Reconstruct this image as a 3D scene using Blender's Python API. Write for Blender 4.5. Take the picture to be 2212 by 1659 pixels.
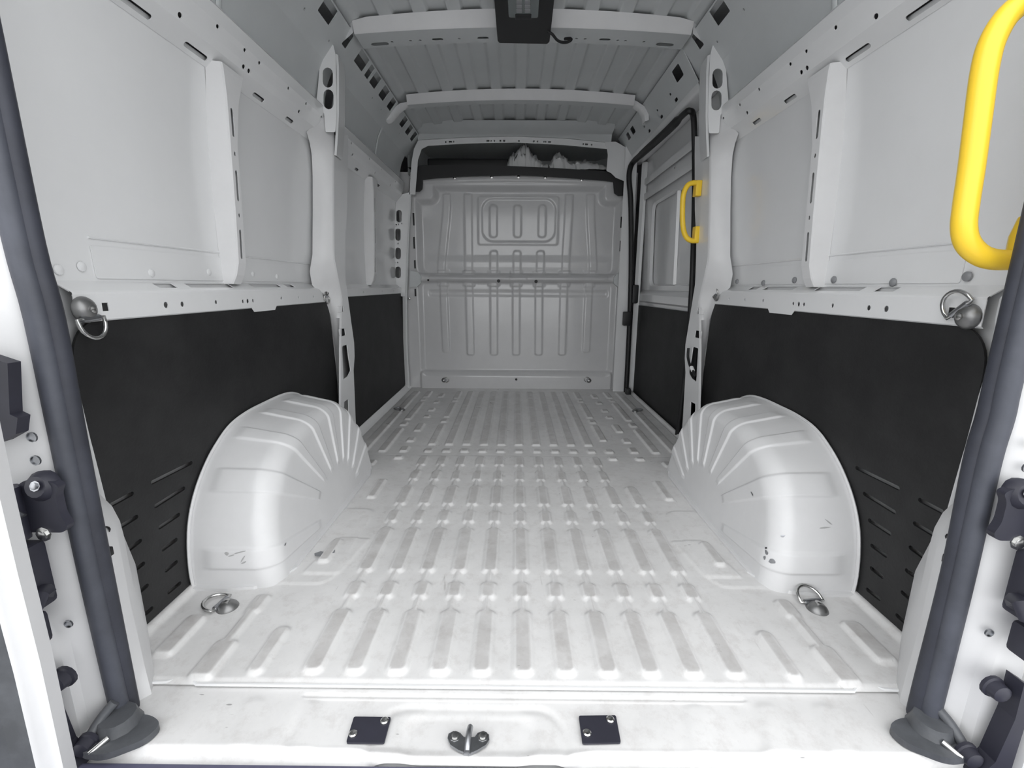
import bpy, bmesh, math, random
import numpy as np
from mathutils import Vector, Matrix
from mathutils.geometry import delaunay_2d_cdt
for o in list(bpy.data.objects): bpy.data.objects.remove(o, do_unlink=True)
sc = bpy.context.scene; C = sc.collection
# ------------------------------------------------------------------ camera
F = 980.0; CAM = np.array([-.024, 0.0, .86])
PITCH = math.atan(211.5/F); YAW = math.atan(6/F); ROLL = math.radians(.3)
def cam_basis():
    fw = np.array([0, math.cos(PITCH), -math.sin(PITCH)]); up = np.array([0, math.sin(PITCH), math.cos(PITCH)]); rt = np.array([1., 0, 0])
    c, s = math.cos(ROLL), math.sin(ROLL); rt, up = c*rt+s*up, c*up-s*rt
    c, s = math.cos(YAW), math.sin(YAW); R = np.array([[c, -s, 0], [s, c, 0], [0, 0, 1]])
    return R@rt, R@up, R@fw
RT, UP, FW = cam_basis()
cd = bpy.data.cameras.new('camera'); cd.sensor_fit = 'HORIZONTAL'; cd.sensor_width = 36; cd.lens = 36*F/2212; cd.clip_start = .02
cam = bpy.data.objects.new('camera', cd); C.objects.link(cam)
M = Matrix.Identity(4)
for i in range(3):
    M[i][0] = RT[i]; M[i][1] = UP[i]; M[i][2] = -FW[i]; M[i][3] = CAM[i]
cam.matrix_world = M; sc.camera = cam
def PX(u, v, ax, val):
    """photo pixel -> point on the plane ax = val"""
    d = FW+(u-1106)/F*RT-(v-829.5)/F*UP; i = 'xyz'.index(ax); t = (val-CAM[i])/d[i]; q = CAM+t*d
    return float(q[0]), float(q[1]), float(q[2])
# ------------------------------------------------------------------ light: overcast daylight through the open rear doors
w = bpy.data.worlds.new('overcast_sky'); sc.world = w; w.use_nodes = True
bg = w.node_tree.nodes['Background']; bg.inputs[0].default_value = (.975, .988, 1, 1); bg.inputs[1].default_value = 1.0
vs = sc.view_settings; vs.view_transform = 'Standard'; vs.look = 'None'; vs.gamma = 1; vs.use_curve_mapping = False; vs.exposure = 1.42
# ------------------------------------------------------------------ materials
def mat(name, col, rough=.5, metal=0, noise=0, nscale=6, dark=None, bump=0, bscale=60, coat=0, spec=.5, stretch=None):
    m = bpy.data.materials.new(name); m.use_nodes = True; nt = m.node_tree; b = nt.nodes['Principled BSDF']
    b.inputs['Base Color'].default_value = (*col, 1); b.inputs['Roughness'].default_value = rough; b.inputs['Metallic'].default_value = metal
    b.inputs['Coat Weight'].default_value = coat; b.inputs['Coat Roughness'].default_value = .08; b.inputs['Specular IOR Level'].default_value = spec
    tc = nt.nodes.new('ShaderNodeTexCoord'); vec = tc.outputs['Object']
    if stretch:
        mp = nt.nodes.new('ShaderNodeMapping'); mp.inputs['Scale'].default_value = stretch; nt.links.new(vec, mp.inputs[0]); vec = mp.outputs[0]
    if noise:
        n = nt.nodes.new('ShaderNodeTexNoise'); n.inputs['Scale'].default_value = nscale; n.inputs['Detail'].default_value = 8; n.inputs['Roughness'].default_value = .65
        nt.links.new(vec, n.inputs['Vector'])
        r = nt.nodes.new('ShaderNodeValToRGB'); r.color_ramp.elements[0].position = .38; r.color_ramp.elements[1].position = .62
        d = dark or tuple(c*(1-noise) for c in col)
        r.color_ramp.elements[0].color = (*d, 1); r.color_ramp.elements[1].color = (*col, 1)
        nt.links.new(n.outputs[0], r.inputs[0]); nt.links.new(r.outputs[0], b.inputs['Base Color'])
    if bump:
        n2 = nt.nodes.new('ShaderNodeTexNoise'); n2.inputs['Scale'].default_value = bscale; n2.inputs['Detail'].default_value = 4
        nt.links.new(vec, n2.inputs['Vector'])
        bp = nt.nodes.new('ShaderNodeBump'); bp.inputs['Strength'].default_value = bump; bp.inputs['Distance'].default_value = .002
        nt.links.new(n2.outputs[0], bp.inputs['Height']); nt.links.new(bp.outputs[0], b.inputs['Normal'])
    return m
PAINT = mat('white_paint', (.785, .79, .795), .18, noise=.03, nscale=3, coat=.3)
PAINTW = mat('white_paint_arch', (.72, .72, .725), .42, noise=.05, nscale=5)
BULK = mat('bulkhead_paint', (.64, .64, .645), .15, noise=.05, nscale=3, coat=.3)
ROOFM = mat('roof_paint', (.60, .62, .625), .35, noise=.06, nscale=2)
BLACK = mat('black_lining', (.0165, .0165, .017), .62, noise=.6, nscale=6, dark=(.0075, .0075, .008), bump=.35, bscale=120)
RUBBER = mat('seal_rubber', (.075, .08, .10), .55, noise=.25, nscale=9)
RUBBERD = mat('seal_rubber_dark', (.04, .043, .058), .6, noise=.3, nscale=9)
BLKPL = mat('black_plastic', (.010, .010, .011), .5)
GREYPL = mat('grey_plastic', (.10, .105, .115), .45, noise=.3, nscale=14)
NAVYPL = mat('dark_plastic', (.028, .028, .042), .5, noise=.2, nscale=10)
YEL = mat('yellow_plastic', (.93, .62, .04), .35)
CHROME = mat('zinc_steel', (.62, .62, .61), .22, 1, noise=.2, nscale=30)
STEELD = mat('dull_steel', (.42, .43, .45), .35, 1, noise=.2, nscale=25)
LENS = mat('lamp_lens', (.16, .18, .18), .25)
PAPER = mat('crumpled_film', (.85, .85, .85), .45)
RECESS = mat('recess_lining_brightened', (.66, .69, .69), .6)  # lining colour raised to stand in for daylight from the unmodelled cab windows
CUPM = mat('grey_cup', (.25, .25, .25), .38, .8)
CLIPM = mat('clip_plastic', (.25, .255, .265), .4)
GROUND = mat('ground', (.42, .42, .42), .9, noise=.3, nscale=8)
BUMPER = mat('bumper_plastic', (.10, .10, .16), .55, noise=.15, nscale=20)
def floor_material():
    m = bpy.data.materials.new('floor_paint'); m.use_nodes = True; nt = m.node_tree; b = nt.nodes['Principled BSDF']
    tc = nt.nodes.new('ShaderNodeTexCoord')
    def noise(scale, det, rough, st=None):
        n = nt.nodes.new('ShaderNodeTexNoise'); n.inputs['Scale'].default_value = scale; n.inputs['Detail'].default_value = det; n.inputs['Roughness'].default_value = rough
        v = tc.outputs['Object']
        if st:
            mp = nt.nodes.new('ShaderNodeMapping'); mp.inputs['Scale'].default_value = st[:3]; mp.inputs['Rotation'].default_value = (0, 0, st[3]); nt.links.new(v, mp.inputs[0]); v = mp.outputs[0]
        nt.links.new(v, n.inputs['Vector']); return n.outputs[0]
    def ramp(f, a, ca, bb, cb):
        r = nt.nodes.new('ShaderNodeValToRGB'); e = r.color_ramp.elements
        e[0].position = a; e[0].color = (*ca, 1); e[1].position = bb; e[1].color = (*cb, 1); nt.links.new(f, r.inputs[0]); return r.outputs[0]
    def mul(a, bb):
        x = nt.nodes.new('ShaderNodeMix'); x.data_type = 'RGBA'; x.blend_type = 'MULTIPLY'; x.inputs[0].default_value = 1
        nt.links.new(a, x.inputs[6]); nt.links.new(bb, x.inputs[7]); return x.outputs[2]
    c = ramp(noise(3.2, 9, .7), .34, (.655, .65, .645), .62, (.755, .75, .745))
    c = mul(c, ramp(noise(24, 6, .75), .34, (.90, .89, .885), .5, (1, 1, 1)))
    c = mul(c, ramp(noise(30, 3, .6, (1, .12, 1, .6)), .25, (.7, .69, .68), .30, (1, 1, 1)))
    c = mul(c, ramp(noise(70, 2, .5, (.25, 1, 1, .3)), .205, (.45, .45, .45), .23, (1, 1, 1)))
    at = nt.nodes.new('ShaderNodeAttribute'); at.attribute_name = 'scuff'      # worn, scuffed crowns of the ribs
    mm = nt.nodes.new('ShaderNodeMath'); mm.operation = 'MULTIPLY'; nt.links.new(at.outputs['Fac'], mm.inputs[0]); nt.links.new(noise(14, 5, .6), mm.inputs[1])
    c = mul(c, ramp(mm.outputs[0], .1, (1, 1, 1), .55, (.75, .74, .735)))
    nt.links.new(c, b.inputs['Base Color'])
    b.inputs['Roughness'].default_value = .33; b.inputs['Coat Weight'].default_value = .12; b.inputs['Coat Roughness'].default_value = .12
    r = nt.nodes.new('ShaderNodeMapRange'); r.inputs[1].default_value = .3; r.inputs[2].default_value = .7; r.inputs[3].default_value = .25; r.inputs[4].default_value = .5
    nt.links.new(noise(9, 6, .7), r.inputs[0]); nt.links.new(r.outputs[0], b.inputs['Roughness'])
    return m
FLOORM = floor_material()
# ------------------------------------------------------------------ object helpers
def tag(o, label=None, cat=None, group=None, kind=None):
    if label: o['label'] = label
    if cat: o['category'] = cat
    if group: o['group'] = group
    if kind: o['kind'] = kind
    return o
def empty(name, loc=(0, 0, 0), label=None, cat=None, group=None, kind=None):
    o = bpy.data.objects.new(name, None); C.objects.link(o); o.location = loc; o.empty_display_size = .05
    return tag(o, label, cat, group, kind)
def link(name, me, m, parent=None):
    o = bpy.data.objects.new(name, me); C.objects.link(o); me.materials.append(m)
    if parent is not None:
        o.parent = parent
        if parent.type == 'EMPTY': o.matrix_parent_inverse = Matrix.Translation(-Vector(parent.location))
    return o
def mesh(name, vs_, fs_, m, parent=None, smooth=False, fix=True):
    me = bpy.data.meshes.new(name); me.from_pydata([tuple(v) for v in vs_], [], fs_)
    if fix:
        b = bmesh.new(); b.from_mesh(me); bmesh.ops.remove_doubles(b, verts=b.verts, dist=1e-6); bmesh.ops.recalc_face_normals(b, faces=b.faces); b.to_mesh(me); b.free()
    if smooth: me.shade_smooth()
    me.update(); return link(name, me, m, parent)
def autosmooth(o, ang=35):
    me = o.data; me.shade_smooth(); me.set_sharp_from_angle(angle=math.radians(ang)); return o
def gridmesh(name, P, m, parent=None, smooth=True, flip=False):
    n, k = P.shape[:2]; me = bpy.data.meshes.new(name)
    idx = np.arange(n*k).reshape(n, k)
    q = np.stack([idx[:-1, :-1], idx[1:, :-1], idx[1:, 1:], idx[:-1, 1:]], -1).reshape(-1, 4)
    if flip: q = q[:, ::-1]
    me.vertices.add(n*k); me.vertices.foreach_set('co', P.astype(np.float32).ravel())
    me.loops.add(q.size); me.loops.foreach_set('vertex_index', q.astype(np.int32).ravel())
    me.polygons.add(len(q)); me.polygons.foreach_set('loop_start', np.arange(0, q.size, 4, dtype=np.int32)); me.polygons.foreach_set('loop_total', np.full(len(q), 4, dtype=np.int32))
    me.update(calc_edges=True); me.validate()
    if smooth: me.shade_smooth()
    return link(name, me, m, parent)
def smooth01(a): a = np.clip(a, 0, 1); return a*a*(3-2*a)
def sdrr(x, y, cx, cy, hx, hy, r=0.):
    qx = np.abs(x-cx)-(hx-r); qy = np.abs(y-cy)-(hy-r)
    return np.hypot(np.maximum(qx, 0), np.maximum(qy, 0))+np.minimum(np.maximum(qx, qy), 0)-r
def emb(sd, soft): return smooth01(.5-sd/soft)
def sdcap(x, y, a, b, r):
    ax, ay = a; bx, by = b; dx, dy = bx-ax, by-ay; t = np.clip(((x-ax)*dx+(y-ay)*dy)/(dx*dx+dy*dy), 0, 1)
    return np.hypot(x-ax-t*dx, y-ay-t*dy)-r
# 2-D loops
def capsule(a, b, r, n=6):
    a = np.array(a, float); b = np.array(b, float); d = b-a; l = math.hypot(*d); d = d/l if l > 1e-9 else np.array([1., 0]); p = np.array([-d[1], d[0]]); out = []
    for i in range(n+1):
        t = math.pi/2-math.pi*i/n; out.append(b+r*(math.cos(t)*d+math.sin(t)*p))
    for i in range(n+1):
        t = math.pi/2+math.pi*(1-i/n)*-1+math.pi; t = -math.pi/2-math.pi*i/n; out.append(a+r*(math.cos(t)*d+math.sin(t)*p))
    return [tuple(q) for q in out]
def ellipse(c, rx, ry, n=12): return [(c[0]+rx*math.cos(2*math.pi*i/n), c[1]+ry*math.sin(2*math.pi*i/n)) for i in range(n)]
def rrect(x0, y0, x1, y1, r=.005, n=4):
    out = []
    for cx, cy, a0 in ((x1-r, y1-r, 0), (x0+r, y1-r, 90), (x0+r, y0+r, 180), (x1-r, y0+r, 270)):
        for i in range(n+1):
            a = math.radians(a0+90*i/n); out.append((cx+r*math.cos(a), cy+r*math.sin(a)))
    return out
def roundpoly(pts, rads, n=5):
    out = []; N = len(pts)
    for i in range(N):
        p = np.array(pts[i], float); r = rads[i] if isinstance(rads, (list, tuple)) else rads
        if r <= 0: out.append(tuple(p)); continue
        a = np.array(pts[i-1], float)-p; b = np.array(pts[(i+1) % N], float)-p; la, lb = np.hypot(*a), np.hypot(*b); a /= la; b /= lb
        rr = min(r, la*.48, lb*.48); s = p+a*rr; e = p+b*rr
        for k in range(n+1):
            t = k/n; out.append(tuple((1-t)**2*s+2*t*(1-t)*p+t*t*e))
    return out
def inside(p, poly):
    c = False; x, y = p; j = len(poly)-1
    for i in range(len(poly)):
        xi, yi = poly[i][0], poly[i][1]; xj, yj = poly[j][0], poly[j][1]
        if (yi > y) != (yj > y) and x < (xj-xi)*(y-yi)/(yj-yi)+xi: c = not c
        j = i
    return c
def sheet(name, outer, holes, mp, tv, m, parent=None, smooth=False):
    """flat sheet with real holes: 2-D loops, mp maps 2-D to 3-D, tv = thickness vector"""
    loops = [outer]+list(holes); flat = [p for l in loops for p in l]; n = len(flat); ed = []; k = 0
    for l in loops:
        ed += [(k+i, k+(i+1) % len(l)) for i in range(len(l))]; k += len(l)
    r = delaunay_2d_cdt([Vector(p) for p in flat], ed, [], 0, 1e-7); tv = Vector(tv)
    def keep(t):
        c = (sum(r[0][i].x for i in t)/3, sum(r[0][i].y for i in t)/3)
        return inside(c, outer) and not any(inside(c, h) for h in holes)
    T_ = [t for t in r[2] if keep(t)]
    F3 = [Vector(mp(p.x, p.y)) for p in r[0]]; m0 = 2*n; nf = len(F3); V3 = [Vector(mp(*p)) for p in flat]
    vs_ = V3+[v+tv for v in V3]+F3+[v+tv for v in F3]
    fs_ = [tuple(m0+i for i in t) for t in T_]+[tuple(m0+nf+i for i in reversed(t)) for t in T_]
    k = 0
    for l in loops:
        c = len(l)
        for i in range(c):
            a, b = k+i, k+(i+1) % c; fs_.append((a, b, b+n, a+n))
        k += c
    return mesh(name, vs_, fs_, m, parent, smooth)
def loft(name, sections, m, parent=None, smooth=True, closed=False, caps=False, ang=40, thick=None):
    n = len(sections[0]); vs_ = [p for s in sections for p in s]; fs_ = []
    for i in range(len(sections)-1):
        for j in range(n if closed else n-1):
            a = i*n+j; b = i*n+(j+1) % n; fs_.append((a, b, b+n, a+n))
    if caps: fs_.append(tuple(range(n))); fs_.append(tuple(range((len(sections)-1)*n, len(sections)*n)))
    o = mesh(name, vs_, fs_, m, parent)
    if thick:
        md = o.modifiers.new('s', 'SOLIDIFY'); md.thickness = thick; md.offset = 0
    return autosmooth(o, ang) if smooth else o
def box(name, lo, hi, m, parent=None, bev=.004, seg=2):
    b = bmesh.new(); bmesh.ops.create_cube(b, size=1)
    for v in b.verts: v.co = Vector([lo[i]+(hi[i]-lo[i])*(v.co[i]+.5) for i in range(3)])
    if bev: bmesh.ops.bevel(b, geom=b.edges[:], offset=bev, segments=seg, affect='EDGES', profile=.6)
    me = bpy.data.meshes.new(name); b.to_mesh(me); b.free(); o = link(name, me, m, parent)
    return autosmooth(o, 30)
def catmull(pts, n=6, closed=False):
    P = [Vector(p) for p in pts]; out = []; N = len(P)
    for i in range(N if closed else N-1):
        p0 = P[(i-1) % N] if closed or i > 0 else P[0]; p1 = P[i]; p2 = P[(i+1) % N]; p3 = P[(i+2) % N] if closed or i+2 < N else P[-1]
        for k in range(n):
            t = k/n; out.append(.5*((2*p1)+(-p0+p2)*t+(2*p0-5*p1+4*p2-p3)*t*t+(-p0+3*p1-3*p2+p3)*t**3))
    if not closed: out.append(P[-1])
    return out
def tube(name, path, r, m, parent=None, n=10, closed=False, flat=1.0):
    path = [Vector(p) for p in path]; N = len(path); rings = []; sv = None
    for i, p in enumerate(path):
        a = path[(i-1) % N] if closed or i > 0 else p; b = path[(i+1) % N] if closed or i < N-1 else p
        t = (b-a).normalized()
        if sv is None:
            up = Vector((0, 0, 1)) if abs(t.z) < .9 else Vector((1, 0, 0)); sv = t.cross(up).normalized()
        sv = (sv-t*sv.dot(t)).normalized(); q = sv.cross(t).normalized(); rr = r[i] if isinstance(r, (list, tuple)) else r
        rings.append([p+rr*(math.cos(2*math.pi*k/n)*sv+flat*math.sin(2*math.pi*k/n)*q) for k in range(n)])
    vs_ = [v for g in rings for v in g]; fs_ = []
    for i in range(N if closed else N-1):
        for k in range(n):
            a = i*n+k; b = i*n+(k+1) % n; c = ((i+1) % N)*n; fs_.append((a, b, c+(k+1) % n, c+k))
    if not closed: fs_.append(tuple(range(n))); fs_.append(tuple(range((N-1)*n, N*n)))
    return autosmooth(mesh(name, vs_, fs_, m, parent), 50)
def lathe(name, prof, origin, axis, m, parent=None, n=16):
    ax = Vector(axis).normalized(); t = Vector((0, 0, 1)) if abs(ax.z) < .9 else Vector((1, 0, 0)); s = ax.cross(t).normalized(); q = ax.cross(s); o = Vector(origin)
    rings = [[o+ax*h+max(r, 1e-5)*(math.cos(2*math.pi*k/n)*s+math.sin(2*math.pi*k/n)*q) for k in range(n)] for r, h in prof]
    vs_ = [v for g in rings for v in g]; fs_ = []
    for i in range(len(rings)-1):
        for k in range(n): fs_.append((i*n+k, i*n+(k+1) % n, (i+1)*n+(k+1) % n, (i+1)*n+k))
    return autosmooth(mesh(name, vs_, fs_, m, parent), 40)
def bolt(name, p, axis, r, m, parent, h=None): 
    h = h or r*.6; return lathe(name, [(r*1.5, 0), (r*1.5, h*.25), (r, h*.3), (r, h*.9), (r*.85, h), (0, h)], p, axis, m, parent, 8)
def resample(pts, n):
    P = np.array(pts, float); d = np.r_[0, np.cumsum(np.hypot(*np.diff(P, axis=0).T))]; t = np.linspace(0, d[-1], n)
    return np.stack([np.interp(t, d, P[:, 0]), np.interp(t, d, P[:, 1])], -1)
YB = 3.82            # bulkhead plane
# ================================================================== FLOOR
def build_floor():
    fl = empty('floor', (0, .84, 0), 'white ribbed sheet metal load floor of the van', 'floor', kind='structure')
    fy = lambda v: PX(1122, v, 'z', 0)[1]
    xs = np.arange(-.955, .9551, .0045); ys = np.arange(.832, 3.86, .006)
    X, Y = np.meshgrid(xs, ys, indexing='ij'); H = np.zeros_like(X)
    ribs = [(-5+i)*.096 for i in range(11)]
    yy = {v: fy(v) for v in (1463, 1324, 1299, 1263, 1242, 1146, 1134, 1108, 1096, 1054, 1042, 1021, 1010, 990)}
    segs = [(yy[1463], yy[1324], .0235), (yy[1299], yy[1263], .021), (yy[1242], yy[1146], .023), (yy[1134], yy[1108], .020), (yy[1096], yy[1054], .022), (yy[1042], yy[1021], .019), (yy[1010], yy[990], .021)]
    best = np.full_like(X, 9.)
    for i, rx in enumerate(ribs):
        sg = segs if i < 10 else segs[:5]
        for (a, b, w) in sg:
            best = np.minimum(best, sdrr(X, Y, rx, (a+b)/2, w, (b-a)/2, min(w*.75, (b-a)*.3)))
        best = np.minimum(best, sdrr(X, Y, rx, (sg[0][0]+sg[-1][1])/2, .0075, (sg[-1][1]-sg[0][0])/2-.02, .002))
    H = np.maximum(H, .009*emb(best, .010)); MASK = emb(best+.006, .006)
    # front floor: long stripes, a row of short beads at the seam, broken outer ribs
    f = np.full_like(X, 9.)
    for i, rx in enumerate(ribs):
        y0 = 2.37 if i < 10 else 2.45
        if 0 < i < 10: f = np.minimum(f, sdrr(X, Y, rx, (y0+3.66)/2, .0235, (3.66-y0)/2, .008))
        else:
            for a, b in ((y0, 2.74), (2.79, 2.86), (2.91, 3.28), (3.33, 3.38), (3.42, 3.66)): f = np.minimum(f, sdrr(X, Y, rx, (a+b)/2, .021, (b-a)/2, .008))
        f = np.minimum(f, sdrr(X, Y, rx, 2.285, .022, .025, .01))
    for s in (-1, 1):
        for a, b in ((2.262, 2.34), (2.42, 2.49), (2.61, 2.76), (2.90, 2.95), (3.06, 3.13), (3.28, 3.34), (3.46, 3.58)): f = np.minimum(f, sdrr(X, Y, s*.612, (a+b)/2, .021, (b-a)/2, .008))
        for a, b in ((2.262, 2.66), (2.72, 2.79), (2.85, 3.3), (3.35, 3.41), (3.46, 3.66)): f = np.minimum(f, sdrr(X, Y, s*.725, (a+b)/2, .021, (b-a)/2, .008))
        f = np.minimum(f, sdrr(X, Y, s*.832, 2.96, .026, .69, .012))
        f = np.minimum(f, sdrr(X, Y, s*.612, 2.17, .021, .018, .008))
        f = np.minimum(f, sdrr(X, Y, s*.73, 2.10, .02, .03, .008)); f = np.minimum(f, sdrr(X, Y, s*.77, 2.02, .02, .03, .008))
        # rear corners
        f = np.minimum(f, sdrr(X, Y, s*.608, .925, .018, .072, .016))
        f = np.minimum(f, sdrr(X, Y, s*.852, .968, .024, .066, .012))
        f = np.minimum(f, sdrr(X, Y, s*.722, .895, .026, .055, .012)); f = np.minimum(f, sdrr(X, Y, s*.722, 1.082, .02, .035, .012)); f = np.minimum(f, sdrr(X, Y, s*.722, 1.0, .012, .07, .004))
        # slots beside the arches and the raised bracket pads
        f = np.minimum(f, sdrr(X, Y, s*.614, 1.81, .017, .09, .008))
        f = np.minimum(f, sdrr(X, Y, s*.622, 1.33, .018, .065, .012))
    f = np.minimum(f, sdrr(X, Y, .475, 2.17, .021, .018, .008))
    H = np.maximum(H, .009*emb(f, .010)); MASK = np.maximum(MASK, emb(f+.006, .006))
    for s in (-1, 1):
        xx = X*s
        H += .004*emb(sdrr(xx+(Y-1.32)*.18, Y, .59, 1.315, .055, .10, .01), .008)
        H += .003*emb(sdrr(xx, Y, .665, 1.40, .105, .23, .05), .008)
    H += -.006*emb(sdrr(X, Y, 0, 2.218, 1.2, .004), .006)       # lap seam of the two pressings
    H += .004*smooth01((2.222-Y)/.006)
    # raised pressing edge to the sill
    step = smooth01((np.abs(X)-.735)/.012); step = np.maximum(step, smooth01((.845-Y)/.012))
    edge = np.where(Y < .93, step, smooth01((np.abs(X)-.735-.25*(Y-.93))/.012)); H -= .006*np.where(Y < 1.15, np.maximum(smooth01((.845-Y)/.012), 0), 0)
    # low arrises along the walls
    H += .012*smooth01((np.abs(X)-.925)/.02)
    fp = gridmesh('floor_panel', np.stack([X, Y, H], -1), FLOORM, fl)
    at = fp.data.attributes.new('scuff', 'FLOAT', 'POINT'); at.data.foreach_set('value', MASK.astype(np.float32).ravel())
    # sill
    xs = np.arange(-.95, .9501, .006); ys = np.arange(.684, .862, .003); X, Y = np.meshgrid(xs, ys, indexing='ij')
    Z = np.full_like(X, -.008)
    Z -= .004*emb(sdrr(X, Y, 0, .815, .475, .0035, .003), .004)
    Z -= .004*smooth01((.812-Y)/.006)*emb(sdrr(X, Y, 0, .76, .47, .06, .03), .02)
    for cx, hw in ((-.56, .02), (-.44, .02), (.35, .02), (.50, .02), (.62, .02)): Z += .003*emb(sdrr(X-(Y-.75)*.25*np.sign(X), Y, cx, .75, hw, .055, .015), .02)
    bump = emb(sdrr(X, Y, -.11, .73, .13, .05, .045), .03); Z -= .006*bump
    Z -= .004*emb(np.abs(sdrr(X, Y, -.11, .72, .19, .07, .06))-.006, .02)
    edgey = .704-.012*emb(sdrr(X, 0*X, -.10, 0, .2, 1), .08)
    Z -= .022*smooth01((edgey-Y)/.014)
    Zc = .05*smooth01((np.abs(X)-.80)/.05); Z += Zc*0
    gridmesh('sill_panel', np.stack([X, Y, Z], -1), FLOORM, fl)
    loft('sill_riser', [[(-.95, .70, -.03), (-.95, .686, -.035), (-.95, .686, -.30)], [(.95, .70, -.03), (.95, .686, -.035), (.95, .686, -.30)]], PAINT, fl)
    mesh('underbody', [(-1.0, .66, -.06), (1.0, .66, -.06), (1.0, 4.5, -.06), (-1.0, 4.5, -.06)], [(0, 1, 2, 3)], NAVYPL, fl, fix=False)
    # lip where the seam sealer follows the edge of the pressing
    pts = [(-.95, .835), (-.83, .835), (-.79, .838), (-.765, .85), (-.74, .845), (-.72, .832), (.72, .832), (.74, .845), (.765, .85), (.79, .838), (.83, .835), (.95, .835)]
    tube('seam_bead', [(x, y, -.001) for x, y in pts], .004, PAINT, fl, 6)
    loft('floor_side_strip', [[(-.905, y, .004), (-.928, y, .014), (-.940, y, .03), (-.947, y, .035)] for y in (2.3, 3.82)], PAINT, fl)
    return fl
FLOOR = build_floor()
ground = mesh('ground', [(-12, -14, -.62), (12, -14, -.62), (12, 12, -.62), (-12, 12, -.62)], [(0, 1, 2, 3)], GROUND, fix=False)
tag(ground, 'grey yard ground under and behind the van', 'ground', kind='structure')

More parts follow.
